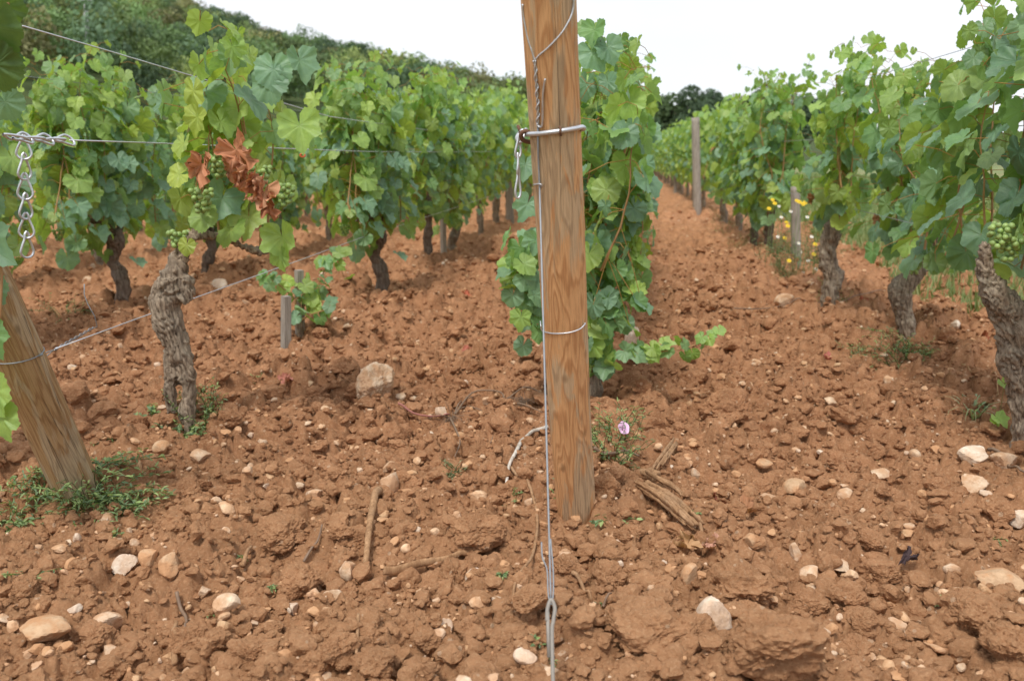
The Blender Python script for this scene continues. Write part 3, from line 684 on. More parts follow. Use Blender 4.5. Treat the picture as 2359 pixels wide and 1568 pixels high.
# ------------------------------------------------------------------ vines
def shoot_on(e, g, paths, hi=True, name='foliage'):
    """extra leafy shoots on a vine: paths in vine coords with (pts, size0, size1, yel, young, spread)"""
    b = Buf(); c = Buf(); lv = []
    for pts, s0, s1, yel, yg, spr in paths:
        P = spline(pts, max(6, int(np.linalg.norm(np.diff(np.asarray(pts), axis=0), axis=1).sum() / .028)))
        tube(c, P, np.linspace(.004, .0015, len(P)), 6, caps=False); side = 1; T = np.gradient(P, axis=0)
        for i in range(1, len(P)):
            k = i / len(P)
            for side in (1, -1):
                if g.random() < .2: continue
                o = unit(np.cross(T[i], (0, 0, 1)) * side + g.normal(size=3) * .5 + (0, 0, .25)); q = P[i] + o * g.uniform(.02, .06) * spr
                lv.append((q, np.array([-1.0, 0, .5]) * g.uniform(.3, 1) + o * .5 + g.normal(size=3) * .35, np.array([0, 0, -.8]) + o * .7 + g.normal(size=3) * .3, s0 + (s1 - s0) * k * g.uniform(.8, 1.1), leaf_tint(g, young=yg * k, yel=yel)))
                tube(c, np.array([P[i], (P[i] + q) / 2 + (0, 0, .008), q]), .001, 4, caps=False)
    put_leaves(b, LEAF_HI if hi else LEAF_LO, lv)
    link(name, b.mesh(name, M_LEAF), e); link('cane', c.mesh('cane', M_CANE), e)
def px_limbs(base, u, rows, dv=0):
    out = []
    for l in rows:
        o = []
        for q in l:
            px, py, r = q[:3]; du = q[3] if len(q) > 3 else 0
            d = ray(px, py); Y = base[1] + (q[4] if len(q) > 4 else 0); p = CAM + d * (Y / d[1])
            o.append((*local(p, base), r))
        out.append(o)
    return out
def lp(base, px, py, dY=0):
    return tuple(local(at(px, py, base[1] + dY), base))

# L1, first vine: the gnarled trunk with two feet and thin yellowing shoots
bA = gb(425, 985)
limA = px_limbs(bA, UL, [
    [(430, 1030, .028), (430, 960, .024), (434, 905, .023), (430, 860, .028), (412, 805, .036), (388, 748, .047), (378, 700, .047), (392, 655, .043), (412, 618, .032), (418, 588, .024), (434, 562, .019), (448, 540, .015)],
    [(396, 950, .016), (393, 920, .021), (394, 880, .024), (400, 830, .028), (410, 780, .034)],
    [(420, 580, .020), (438, 552, .017), (458, 542, .015), (510, 546, .012, 0, .06), (562, 566, .011, 0, .12), (600, 580, .013, 0, .16), (618, 572, .008, 0, .18)],
    [(455, 545, .012), (450, 515, .009), (455, 480, .006)], [(600, 580, .010, 0, .16), (615, 560, .007, 0, .17), (625, 520, .005, 0, .18)],
    [(404, 640, .03), (385, 628, .024), (374, 622, .016)]])
kA = [(*local(at(424, 645, bA[1]), bA), .032), (*local(at(424, 684, bA[1]), bA), .034), (*local(at(378, 632, bA[1] - .02), bA), .018), (*local(at(388, 655, bA[1] - .03), bA), .03)]
gA = np.random.default_rng(5)
stA = [(*lp(bA, 442, 545), .80), (*lp(bA, 455, 485), .95), (*lp(bA, 505, 540, .06), 1.08), (*lp(bA, 560, 560, .12), 1.12), (*lp(bA, 600, 570, .16), 1.12), (*lp(bA, 622, 520, .2), 1.18), (*lp(bA, 610, 560, .25), 1.05)]
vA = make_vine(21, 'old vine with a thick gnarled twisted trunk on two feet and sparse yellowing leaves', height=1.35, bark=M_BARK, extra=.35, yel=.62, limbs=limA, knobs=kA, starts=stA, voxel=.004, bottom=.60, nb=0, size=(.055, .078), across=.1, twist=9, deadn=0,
               bunches=[lp(bA, 463, 437, -.08), lp(bA, 505, 355, -.05), lp(bA, 598, 385, -.03), lp(bA, 655, 425, .1), lp(bA, 412, 532, .0)], flop=.05, tamp=.9)
for px, py, s, t in [(550, 360, .075, 0), (548, 398, .06, 1), (572, 425, .055, 0), (608, 455, .06, 1), (622, 480, .05, 2), (468, 392, .055, 0), (600, 432, .045, 2)]:
    b = Buf(); crumpled(b, gA, np.array(lp(bA, px, py - 8, -.12)), (-1, .2 * gA.normal(), .2), (0, .3 * gA.normal(), -1), s, RED[t]); link('withered_leaf', b.mesh('withered_leaf', M_DEAD), vA)['label'] = 'crumpled rusty red dead leaf'
b = Buf()
for px, py, s, nrm, tip, t in [(412, 402, .05, (-1, 0, .6), (0, 1, -.2), G_YEL), (468, 498, .055, (-1, 0, .7), (0, 0, -1), G_LIM), (650, 545, .075, (-1, .3, .1), (0, -.2, -1), G_LIM), (430, 565, .035, (-1, 0, .3), (0, .2, -1), G_YEL), (535, 108, .05, (-.6, -1, .3), (0, -.4, -1), G_LIM), (648, 590, .05, (-1, .5, 0), (0, 0, -1), G_LIM), (475, 135, .05, (-.5, 1, .2), (.2, .2, -1), G_BLUE), (690, 140, .062, (-.6, -.8, .3), (0, -.2, -1), G_BLUE), (630, 160, .068, (-1, -.2, .4), (0, 0, -1), G_BLUE), (445, 210, .06, (-1, .6, .1), (0, .1, -1), G_YEL), (620, 190, .07, (-1, .1, .4), (0, -.3, -1), G_BLUE), (690, 290, .075, (-1, -.3, .3), (0, -.1, -1), G_LIM), (455, 270, .055, (-1, .4, .2), (0, .3, -1), G_YEL)]:
    put_leaf(b, LEAF_HI[int(px) % 8], np.array(lp(bA, px, py, -.05)), nrm, tip, s, np.array(t) * gA.uniform(.9, 1.15))
link('foliage', b.mesh('foliage', M_LEAF), vA)
place(vA, bA)

# young vine between the two short stakes
bY = gb(693, 778)
vY = make_vine(31, 'knee high young vine growing between two short grey stakes', height=.5, bark=M_BARK, limbs=px_limbs(bY, UL, [[(695, 800, .020), (692, 750, .020), (688, 715, .016), (692, 690, .01)]]), starts=[(*lp(bY, 690, 715), .02)], nb=0, deadn=0, voxel=.006, bunches=[])
shoot_on(vY, np.random.default_rng(3), [([lp(bY, 690, 700), lp(bY, 660, 670, -.05), lp(bY, 632, 650, -.1), lp(bY, 622, 655, -.12)], .045, .038, .2, .4, 1), ([lp(bY, 692, 715), lp(bY, 725, 670, .02), lp(bY, 752, 615, .04), lp(bY, 778, 600, .05), lp(bY, 792, 640, .05)], .050, .034, .2, .6, 1.1),
    ([lp(bY, 690, 740), lp(bY, 722, 722, -.05), lp(bY, 762, 712, -.08)], .05, .035, .1, .1, 1), ([lp(bY, 690, 720, -.03), lp(bY, 680, 690, -.05), lp(bY, 715, 670, -.04), lp(bY, 740, 660)], .05, .04, .1, .3, 1.2)])
place(vY, bY)

# C, first vine: tall leafy mass half hidden by the middle post
bC = gb(1368, 915)
limC = px_limbs(bC, UC, [[(1368, 940, .034), (1366, 880, .032), (1364, 800, .03), (1358, 730, .034), (1362, 680, .03)], [(1362, 690, .022), (1385, 640, .012), (1405, 600, .008)], [(1362, 700, .02), (1330, 660, .011), (1290, 640, .008)]])
stC = [(x, y + .06, z, t - .23) for x, y, z, t in [(-.12, .02, .45, 1.38), (-.10, -.06, .42, 1.36), (-.05, -.10, .45, 1.42), (0, -.02, .45, 1.40), (.04, -.08, .45, 1.44), (.1, 0, .5, 1.40), (.16, -.06, .5, 1.44), (.26, -.04, .5, 1.45), (.36, .0, .5, 1.45), (.45, -.06, .5, 1.45), (-.18, -.02, .45, 1.3), (-.2, -.08, .5, 1.35), (.02, .06, .45, 1.2), (.5, 0, .5, 1.4)]]
vC = make_vine(43, 'tall bright green vine right behind the middle post with a shoot trailing to the right', height=1.42, bark=M_BARK, limbs=limC, starts=stC, extra=.75, yel=.16, nb=2, across=-.01, lean=(0, .01), bottom=.3, deadn=0, bunches=[], voxel=.006, size=(.055, .075), flop=.03)
gC = np.random.default_rng(8)
shoot_on(vC, gC, [
    ([lp(bC, 1365, 850, -.05), lp(bC, 1400, 832, -.12), lp(bC, 1460, 812, -.18), lp(bC, 1540, 808, -.2), lp(bC, 1600, 795, -.2), lp(bC, 1650, 778, -.2)], .052, .022, .25, .8, .7),
    ([lp(bC, 1362, 700, -.02), lp(bC, 1290, 600, -.1), lp(bC, 1225, 560, -.2), lp(bC, 1195, 600, -.25), lp(bC, 1190, 680, -.26)], .058, .05, .15, .2, 1.1),
    ([lp(bC, 1340, 680, -.02), lp(bC, 1270, 640, -.1), lp(bC, 1222, 660, -.2), lp(bC, 1215, 720, -.22), lp(bC, 1228, 770, -.22)], .055, .046, .1, .1, 1),
    ([lp(bC, 1370, 720, -.02), lp(bC, 1405, 640, -.06), lp(bC, 1440, 580, -.1), lp(bC, 1455, 620, -.1), lp(bC, 1450, 690, -.1)], .052, .038, .3, .4, 1),
    ([lp(bC, 1362, 790, -.03), lp(bC, 1395, 740, -.1), lp(bC, 1430, 690, -.1), lp(bC, 1462, 660, -.1)], .052, .038, .25, .2, 1),
    ([lp(bC, 1362, 860, -.03), lp(bC, 1370, 800, -.14), lp(bC, 1392, 740, -.16), lp(bC, 1385, 680, -.16)], .055, .045, .15, .1, 1),
    ([lp(bC, 1370, 560, -.05), lp(bC, 1420, 480, -.1), lp(bC, 1462, 440, -.1), lp(bC, 1480, 500, -.1), lp(bC, 1475, 600, -.1)], .055, .034, .2, .4, 1),
    ])
b = Buf(); put_leaf(b, LEAF_HI[3], np.array(lp(bC, 1447, 100, -.05)), (-1, -.3, .1), (0, .1, -1), .034, np.array(G_MID) * .8)
for px, py, s, t, ti in [(1452, 235, .070, G_LIM, (0, -.5, -1)), (1400, 110, .062, G_BLUE, (0, -.3, -1)), (1370, 70, .055, G_MID, (0, 0, -1)), (1365, 120, .07, G_BLUE, (0, -.5, -1)), (1385, 330, .06, G_LIM, (0, 0, -1)), (1440, 390, .062, G_LIM, (0, -.3, -1)), (1462, 480, .055, G_BLUE, (0, -.6, -.8)), (1378, 560, .062, G_BLUE, (0, -.3, -1)), (1350, 195, .06, G_BLUE, (0, .2, -1)), (1230, 590, .055, G_BLUE, (0, .2, -1)), (1180, 640, .056, G_LIM, (0, .5, -1)), (1215, 470, .06, G_BLUE, (0, .4, -1)), (1210, 380, .055, G_BLUE, (0, .2, -1)), (1340, 640, .06, G_MID, (0, 0, -1)), (1400, 190, .05, G_BLUE, (0, -.2, -1)), (1420, 620, .048, G_MID, (0, -.2, -1)), (1385, 430, .06, G_LIM, (0, -.5, -1))]:
    put_leaf(b, LEAF_HI[int(px) % 8], np.array(lp(bC, px, py, -.16)), (-1, gC.normal() * .3, .35), ti, s, np.array(t) * gC.uniform(.9, 1.15))
link('foliage', b.mesh('foliage', M_LEAF), vC)
place(vC, bC)

# R1 nearest vines
bR = gb(2342, 1030)
limR = px_limbs(bR, UR, [[(2358, 1080, .036), (2356, 980, .033), (2350, 900, .036), (2342, 830, .050), (2345, 770, .056), (2325, 725, .050), (2300, 690, .045), (2282, 655, .034), (2272, 620, .024), (2268, 560, .016)], [(2345, 770, .05), (2385, 700, .035), (2430, 640, .02)]])
stR = [(x + gC.normal() * .03, gC.normal() * .05, .52, gC.uniform(1.15, 1.45)) for x in np.linspace(-.35, .85, 12)]
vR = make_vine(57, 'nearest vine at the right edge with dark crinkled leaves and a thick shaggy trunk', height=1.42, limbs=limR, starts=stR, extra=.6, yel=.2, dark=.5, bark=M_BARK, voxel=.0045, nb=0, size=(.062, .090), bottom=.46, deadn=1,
               bunches=[lp(bR, 2305, 515, -.2), lp(bR, 2330, 545, -.18)], twist=8, across=.12, tamp=1.2, flop=.04)
place(vR, bR)
bB = gb(2088, 788)
limB = px_limbs(bB, UR, [[(2092, 810, .052), (2088, 750, .046), (2080, 710, .045), (2072, 680, .058), (2078, 655, .056), (2100, 640, .045), (2128, 615, .034), (2145, 580, .026), (2155, 540, .018), (2160, 500, .012)], [(2078, 660, .035), (2060, 650, .022)]])
stB = [(x, gC.normal() * .04, .52, gC.uniform(1.08, 1.38)) for x in np.linspace(-.30, .42, 11)]
vB = make_vine(61, 'second vine along the right hand row, goblet topped trunk rising from weeds', height=1.47, limbs=limB, starts=stB, extra=.9, yel=.22, dark=.1, bark=M_BARKD, voxel=.006, nb=1, bottom=.42, bunches=[lp(bB, 2120, 525, -.1), lp(bB, 2108, 600, -.1)], deadn=2, flop=.05)
for o in vB.children:
    if o.name.startswith('trunk'): o.data.materials[0] = M_BARK
place(vB, bB)
bD = gb(1912, 702)
limD = px_limbs(bD, UR, [[(1914, 715, .060), (1912, 670, .050), (1920, 640, .058), (1910, 610, .052), (1907, 570, .048), (1920, 530, .058), (1930, 505, .046), (1932, 485, .035)], [(1930, 490, .02), (1938, 460, .014), (1940, 430, .01)]])
stD = [(x, gC.normal() * .04, .62, gC.uniform(1.2, 1.46)) for x in np.linspace(-.22, .42, 10)]
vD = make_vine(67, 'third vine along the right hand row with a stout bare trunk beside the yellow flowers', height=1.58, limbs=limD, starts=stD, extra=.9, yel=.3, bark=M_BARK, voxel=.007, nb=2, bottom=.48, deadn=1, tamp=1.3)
place(vD, bD)

# leafy end of a vine reaching in at the left edge, trunk outside the picture
bN = np.array([-1.62, 1.95, 0.]); bN[2] = hz(bN[0], bN[1])
vN = make_vine(71, 'vine shoots with large dark leaves hanging in at the left edge', height=1.4, starts=[(.0, 0, .5, 1.35), (.1, -.05, .5, 1.4), (-.1, .05, .5, 1.3)], nb=0, deadn=0, bunches=[], yel=.1, dark=.3)
b = Buf(); G_SHADE = (.10, .17, .05); gN = np.random.default_rng(4)  # upper leaves hang in shade: that shade is put into their green
for px, py, Y, s, nrm, tip, t in [(5, 15, 1.75, .050, (-.5, -.4, -.3), (.3, -.2, -1), G_SHADE), (0, 95, 1.75, .052, (-.8, 0, -.3), (0, -.6, -1), G_DRK), (-12, 150, 1.72, .06, (-.9, -.3, -.2), (0, -.3, -1), G_SHADE), (12, 235, 1.9, .046, (-.9, -.3, 0), (0, -.4, -1), G_BLUE), (-25, 60, 1.7, .07, (-.9, -.3, -.3), (0, -.5, -1), G_SHADE), (-42, 560, 1.85, .075, (-.9, -.2, .4), (0, -1, -.6), G_BLUE), (-30, 660, 1.85, .05, (-.9, -.2, .2), (0, -.6, -1), G_BLUE), (-26, 770, 1.85, .055, (-.9, -.2, .2), (0, -.5, -1), G_MID), (-8, 900, 1.85, .06, (-.9, .2, .3), (0, -.3, -1), G_LIM), (5, 960, 1.85, .055, (-.9, .2, .3), (0, -.2, -1), G_LIM), (-24, 395, 1.9, .05, (-.9, .2, .3), (0, -.4, -1), G_MID), (-30, 470, 1.9, .045, (-.9, -.2, .3), (0, -.2, -1), G_BLUE), (30, 0, 1.8, .05, (-.6, .5, .5), (0, -.4, -1), G_LIM)]:
    q = at(px, py, Y); d = local(q, bN); put_leaf(b, LEAF_HI[int(abs(px)) % 8], d, nrm, tip, s, np.array(t) * gN.uniform(.9, 1.1))
link('foliage', b.mesh('foliage', M_LEAF), vN)
c = Buf()
for pts in ([(-.02, 0, 1.30), (-.05, -.2, 1.33), lp(bN, 20, 10, -.2)], [(.05, 0, .6), (0, -.25, .8), lp(bN, -20, 540, -.1), lp(bN, -14, 900, -.1)]): c = Buf(); tube(c, spline(pts, 14), .003, 6); link('cane', c.mesh('cane', M_CANE), vN)
place(vN, bN)

# ordinary vines: a few of each kind, then copies
PH = [make_vine(100 + i, '', True, 1.36, .56, 13, M_BARK if i % 2 else M_BARKD, nb=2, extra=1.0, yel=.14 + .05 * (i % 3), deadn=1, bottom=.24, size=(.064, .098)) for i in range(5)]
PL = [make_vine(200 + i, '', False, 1.36, .60, 12, M_BARK, nb=1, extra=1.2, yel=.30, deadn=1, voxel=.012, bottom=.26, size=(.062, .09)) for i in range(4)]
used = set(); ORD = ['first', 'second', 'third', 'fourth', 'fifth', 'sixth', 'seventh', 'eighth', 'ninth', 'tenth']
def row(u, vs, rowname, first=0, far_v=9.0, s0=1.0, start=0):
    for i, v in enumerate(vs):
        p = PH if v < far_v else PL; k = rnd.randrange(len(p)); o = p[k]
        if id(o) in used: o = copy_tree(o)
        else: used.add(id(o))
        place(o, vloc(u + rnd.uniform(-.03, .03), v), s=(s0(v) if callable(s0) else s0) * rnd.uniform(.96, 1.04), flip=rnd.random() < .5)
        n = first + i; o['group'] = 'vines of ' + rowname
        o['label'] = (ORD[n] + ' leafy vine counted from the front of ' + rowname) if n < 10 and v < 14 else 'small far off green vine beyond the tenth in ' + rowname if False else 'distant leafy vine in the back stretch of ' + rowname
def vof(px, py): p = gp0(px, py); return float(p @ DV), float(p @ DU)
v1, u1 = vof(850, 695); v2, u2 = vof(952, 615)
row(UL - .02, [v1, v2, 8.2, 9.5, 10.8, 12.1] + list(np.arange(13.4, 40, 1.3)), 'the row left of the middle post', 2, 9, lambda v: .94 + min(.20, (v - 5) * .03))
row(UC + .02, [4.75, 6.1, 7.4, 8.7, 10.0] + list(np.arange(11.3, 36, 1.3)), 'the middle row behind the post', 1, 8)
row(UR + .03, [7.9, 8.9, 9.9, 11.2] + list(np.arange(14.2, 40, 1.25)), 'the right hand row', 3, 9.2, lambda v: 1.0)
row(UL - SP, [3.35] + list(4.75 + 1.25 * np.arange(0, 24)), 'the second row on the left', 0, 7.5, lambda v: .90 if v < 6.4 else .82)
row(UL - 2 * SP, list(5.6 + 1.25 * np.arange(0, 18)), 'the third row on the left', 0, 5, .86)
row(UL - 3 * SP, list(7.4 + 1.25 * np.arange(0, 14)), 'the fourth row on the left', 0, 5, .84)
for o in PH + PL:
    if id(o) not in used:
        for c in list(o.children): bpy.data.objects.remove(c)
        bpy.data.objects.remove(o)
# ------------------------------------------------------------------ posts, stakes, wires, chains
def axis_obj(name, B, T, rB, rT, m, seg=90, k=64, seed=0, label=None, cat=None, wob=.0015, group=None, below=.12):
    """tapered round post from B to T; local z along the post"""
    B, T = np.asarray(B, float), np.asarray(T, float); d = unit(T - B); Ln = float(np.linalg.norm(T - B)); b = Buf()
    z = np.linspace(-below, Ln, seg); r = rB + (rT - rB) * np.clip(z / Ln, -.1, 1)
    a = np.arange(k) / k * 2 * math.pi
    RR = r[:, None] * np.ones(k); q = np.stack([np.cos(a)[None] * 1.3 + 0 * z[:, None], np.sin(a)[None] * 1.3 + 0 * z[:, None], z[:, None] * 2.5 + 0 * a[None]], -1)
    RR = RR + wob * 3 * (vn3(q + seed, seed) - .5) + wob * (vn3(q * (5, 5, .6) + seed, seed + 1) - .5) * 1.6
    V = np.stack([RR * np.cos(a), RR * np.sin(a), z[:, None] + 0 * a[None]], -1).reshape(-1, 3)
    i = np.arange(seg - 1)[:, None] * k; j = np.arange(k)[None]; j2 = (j + 1) % k; n = len(V)
    V = np.vstack([V, [[0, 0, Ln + .001]]]); o = (seg - 1) * k; jj = np.arange(k)
    b.add(V, [np.stack([i + j, i + j2, i + k + j2, i + k + j], -1).reshape(-1, 4), np.stack([np.full(k, n), o + jj, o + (jj + 1) % k], -1)])
    ob = link(name, b.mesh(name, m)); ob.rotation_mode = 'QUATERNION'; ob.location = tuple(B); ob.rotation_quaternion = Vector((0, 0, 1)).rotation_difference(Vector(d))
    return tag(ob, label, cat, group)
class Post:
    def __init__(s, B, T, rB, rT): s.B, s.T, s.rB, s.rT = map(lambda v: np.asarray(v, float), (B, T, rB, rT)); s.d = unit(s.T - s.B); s.L = np.linalg.norm(s.T - s.B)
    def f(s, p): k = (p - s.B) @ s.d; return np.linalg.norm(p - s.B - s.d * k) - (s.rB + (s.rT - s.rB) * k / s.L)
    def surf(s, px, py, off=.001):
        d = ray(px, py); Y0 = s.B[1] - .8; ts = np.linspace(Y0, s.B[1] + .3, 1500) / d[1]; vals = np.array([s.f(CAM + d * t) for t in ts]) - off
        i = int(np.argmax(vals < 0)) if (vals < 0).any() else int(np.argmin(vals)); return CAM + d * ts[i]
    def ring(s, k, ang, off): # point on surface at height k along axis, angle
        n = unit(np.cross(s.d, (0, 1, 0))); m = np.cross(n, s.d); r = float(s.rB + (s.rT - s.rB) * k / s.L) + off
        return s.B + s.d * k + (n * math.cos(ang) + m * math.sin(ang)) * r
# middle post
pB = gb(1326, 1178)
rB = 92 / F * pB[1] / 2 * 1.01
Y0 = pB[1] * 92 / 123.
pT0 = at(1265, 0, Y0 * 1.035); dd = unit(pT0 - pB); LT = np.linalg.norm(pT0 - pB); rT0 = 123 / F * (Y0 * 1.035) / 2
ext = .16; pT = pT0 + dd * ext; rT = rT0 + (rT0 - rB) * ext / LT
axis_obj('wooden_post', pB, pT, rB, rT, M_POST, 220, 96, 3, 'thick orange brown weathered round post standing in the middle', 'post')
PC = Post(pB, pT, rB, rT)
# left leaning post
lB = gb(178, 1118); rl = 104 / F * lB[1] / 2
lT = lB + unit((-.055, -.43, 1.0)) * 1.45
for _ in range(30):      # lean until its edges cross the left border where the photo shows them
    d = unit(lT - lB); 
    break
axis_obj('wooden_post', lB, lT, rl, rl * .97, M_POSTL, 160, 80, 9, 'brown round post leaning out of the left edge of the picture', 'post')
PL_ = Post(lB, lT, rl, rl * .97)
M_ST = M_STAKE
def stake(px0, py0, px1, py1, wpx, label, square=True):
    B = gb(px0, py0); Tt = at(px1, py1, B[1]); r = wpx / F * B[1] / 2
    o = axis_obj('wooden_stake', B, Tt, r, r * .95, M_ST, 24, 4 if square else 24, int(px0), label, 'stake', wob=.0006)
    if square:
        for p in o.data.polygons: p.use_smooth = False
    return o
stake(659, 828, 659, 682, 26, 'short squared grey stake, the nearer of the two by the young vine')
stake(691, 780, 689, 622, 24, 'short mossy grey stake, the farther of the two by the young vine')
stake(1022, 578, 1019, 455, 15, 'thin grey stake in the row left of the middle post')
stake(1176, 518, 1174, 415, 17, 'grey stake just left of the middle post')
stake(1834, 612, 1832, 430, 22, 'grey stake standing in the yellow and white flowers', False)
stake(1606, 494, 1602, 271, 19, 'tall pale straight post in the right hand row', False)
stake(1556, 452, 1554, 395, 7, 'thin pale stake far along the right hand row')

def wire_obj(name, P, r, m, label, cat, group=None, k=6):
    b = Buf(); P = np.asarray(P, float); tube(b, P, r, k); return thing(name, b, m, P[0], label, cat, group)
# trellis wires of the left row
wl = [(at(128, 803, 2.30), rowp(830, 545, UL + .05), .0014, 'low fence wire sloping up from the leaning post past the gnarled trunk'),
      (rowp(160, 323, UL + .13), rowp(850, 346, UL + .13), .0014, 'middle fence wire running right from the chain at the left edge'),
      (rowp(52, 60, UL + .10), rowp(760, 265, UL + .10), .0014, 'upper fence wire slanting across the top left over the vines')]
for a, c, r, lb in wl:
    r = .0017
    d = c - a; end = a + d * 3.2; end[2] = c[2] + d[2] * .25
    P = np.array([a + d * t for t in np.linspace(0, 1, 8)] + [c + (end - c) * t for t in np.linspace(.1, 1, 10)])
    P[1:-1, 2] -= .004 * np.sin(np.linspace(0, 3.14, len(P) - 2)) * 2
    wire_obj('trellis_wire', P, r, M_GALV, lb, 'wire')
for nm, u, v0, zs in (('right hand row', UR, 2.0, (.60, .98, 1.27)), ('middle row', UC, 3.0, (.60, .98, 1.25)), ('second row on the left', UL - SP, 2.5, (.95, 1.25))):
    for z, hn in zip(zs, ('low', 'middle', 'upper') if len(zs) == 3 else ('middle', 'upper')):
        wire_obj('trellis_wire', [uv(u + .02, v, z) for v in np.linspace(v0, 38, 12)], .0013, M_WIRE, hn + ' fence wire threaded through the leaves of the ' + nm, 'wire')
# tie of the low wire round the leaning post
k0 = float((PL_.surf(75, 828) - lB) @ PL_.d); n_ = 40
ring = np.array([PL_.ring(k0 - .012 * math.sin(t - .3), t, .0012) for t in np.linspace(0, 2 * math.pi, n_)])
b = Buf(); tube(b, ring, .0014, 6)
A, Bp = at(124, 806, 2.30), at(214, 755, 2.52)
for ph in (0, math.pi):
    P = [A + (Bp - A) * t + np.array([0, math.cos(t * 26 + ph), math.sin(t * 26 + ph)]) * .003 for t in np.linspace(0, 1, 40)]
    if ph: P += [at(224, 752, 2.5), at(218, 728, 2.48), at(202, 700, 2.48), at(194, 678, 2.48), at(194, 654, 2.48)]; 
    tube(b, np.array(P), .0014, 6)
kr = ring[int(np.argmax(ring[:, 0]))]; tube(b, spline([kr + (-.004, -.004, -.004), kr + (.004, -.002, 0), (kr + A) / 2, A], 12), .0018, 6)
kf = ring[int(np.argmin(ring[:, 1] - .6 * ring[:, 0]))]; tube(b, spline([kf, (kf + A) / 2 + (.01, -.01, -.008), A], 10), .0015, 6)
thing('wire_tie', b, M_WIRE, ring[0], 'twisted wire tie with a bent free end looped round the leaning post', 'wire')
# thin loop round the middle post
def front_arc(pts, off, n=30): return np.array([PC.surf(*p, off) for p in spline(np.array(pts, float), n)])
b = Buf(); arc = front_arc([(1246, 750), (1250, 762), (1275, 768), (1310, 766), (1335, 758), (1348, 746)], .001)
bk = [PC.ring(float((arc[-1] - pB) @ PC.d), 0, .002)]
tube(b, arc, .0015, 8); k1 = float((arc[0] - pB) @ PC.d)
tube(b, np.array([PC.ring(k1 + .004, t, .0015) for t in np.linspace(0, 2 * math.pi, 50)])[2:-2] if False else np.array([arc[0], arc[0] + (0, .03, 0.004)]), .0015, 6)
tube(b, np.array([arc[-1], arc[-1] + (-.002, .03, 0.006)]), .0015, 6)
thing('wire_loop', b, M_GALV, arc[0], 'thin wire loop round the lower half of the middle post', 'wire')
# steel bar stapled across the post
b = Buf(); bar = front_arc([(1213, 310), (1240, 308), (1290, 302), (1318, 297)], .0042, 24)
e1 = bar[-1]; rt = [e1, PC.surf(1330, 295, .005), at(1341, 293, e1[1] + .012), at(1345, 296, e1[1] + .024), at(1340, 298, e1[1] + .036), at(1322, 300, e1[1] + .05)]
P = np.vstack([bar[:-1], spline(rt, 16)]); tube(b, P, .0043, 12)
thing('steel_bar', b, M_GALV, bar[0], 'bright steel bar bent round the middle post at chain height', 'bar')
b = Buf(); s0 = PC.surf(1214, 310, .004)
Q = [s0 + (.005, -.002, .003), s0 + (-.004, -.004, .006), s0 + (-.011, 0, 0), s0 + (-.007, .006, -.010), s0 + (.008, .012, -.014), s0 + (.03, .01, -.016)]
tube(b, spline(Q, 20), .0042, 10)
thing('steel_hook', b, M_RUST, s0, 'rusty hook at the left end of the steel bar', 'hook')
b = Buf(); a_ = PC.surf(1289, 292, -.001); c_ = PC.surf(1293, 312, -.001); m_ = PC.surf(1291, 301, .0105)
tube(b, spline([a_, m_ + (0, 0, .004), m_ - (0, 0, .004), c_], 14), .0021, 8); thing('staple', b, M_RUST, a_, 'dark staple holding the steel bar on the middle post', 'staple')
b = Buf(); a_ = PC.surf(1238, 423, -.001); m1 = PC.surf(1243, 424, .006); m2 = PC.surf(1248, 428, .004); c_ = PC.surf(1245, 434, -.001)
tube(b, spline([PC.surf(1229, 426, .002), m1, m2, c_], 14), .0016, 6); thing('staple', b, M_GALV, a_, 'small bright staple holding the vertical wire on the middle post', 'staple')
# tie wire wrapped round the post top, twisted on itself, and the hooked tail
b = Buf(); ca = front_arc([(1204, 10), (1206, 38), (1215, 85), (1226, 120), (1232, 140)], .0016, 26); tube(b, ca, .0017, 8)
cb = front_arc([(1322, -8), (1318, 30), (1298, 70), (1268, 105), (1240, 130), (1232, 142)], .0016, 30); tube(b, cb, .0017, 8)
ax = front_arc([(1232, 140), (1236, 200), (1239, 250), (1239, 292)], .0032, 90)
sd_ = unit(np.cross(PC.d, (0, -1, 0)))
for ph in (0, math.pi):
    ang = np.linspace(0, 2 * math.pi * 4.5, 90) + ph; fw = np.array([0, -1, 0])
    rr = .0026 if ph else .0012
    tube(b, ax + (np.cos(ang)[:, None] * sd_ + .6 * np.sin(ang)[:, None] * fw) * rr, .0015, 8)
hk = front_arc([(1237, 285), (1241, 292), (1248, 290), (1250, 270), (1250, 230), (1252, 205), (1256, 182)], .004, 30); tube(b, hk, .0018, 8)
thing('tie_wire', b, M_GALV, ca[0], 'twisted galvanised wire wrapped round the top of the middle post with a hooked tail', 'wire')
# long anchor wire to the rod in the ground in front
g0 = gp0(1274, 1640); g0[2] = hz(g0[0], g0[1]); 
pts = [PC.surf(1239, 290, .003), PC.surf(1240, 360, .003), PC.surf(1243, 428, .003)]
last = pts[-1]; ga_ = gp0(1279, 1720); ga_[2] = hz(ga_[0], ga_[1]) - .02
rodtop = min((last + (ga_ - last) * t for t in np.linspace(0, 1, 4000)), key=lambda p: abs((-(p - CAM)[2] * math.cos(PITCH) - (p - CAM)[1] * math.sin(PITCH)) / ((p - CAM)[1] * math.cos(PITCH) - (p - CAM)[2] * math.sin(PITCH)) - (1385 - CY) / F)); g0 = ga_
lead = [last + (rodtop - last) * t for t in np.linspace(.04, 1, 40)]
# keep the wire in the columns of the photograph: it is one straight taut line
M_ROD = m_metal('weathered_rod', (.34, .31, .27), .6, .4)
e_ = empty('ground_anchor', g0, 'long vertical grey anchor wire hooked to a rod in the front soil', 'anchor')
b = Buf(); tube(b, np.vstack([np.array(pts), np.array(lead)]), .0017, 8)
wd = unit(rodtop - last)
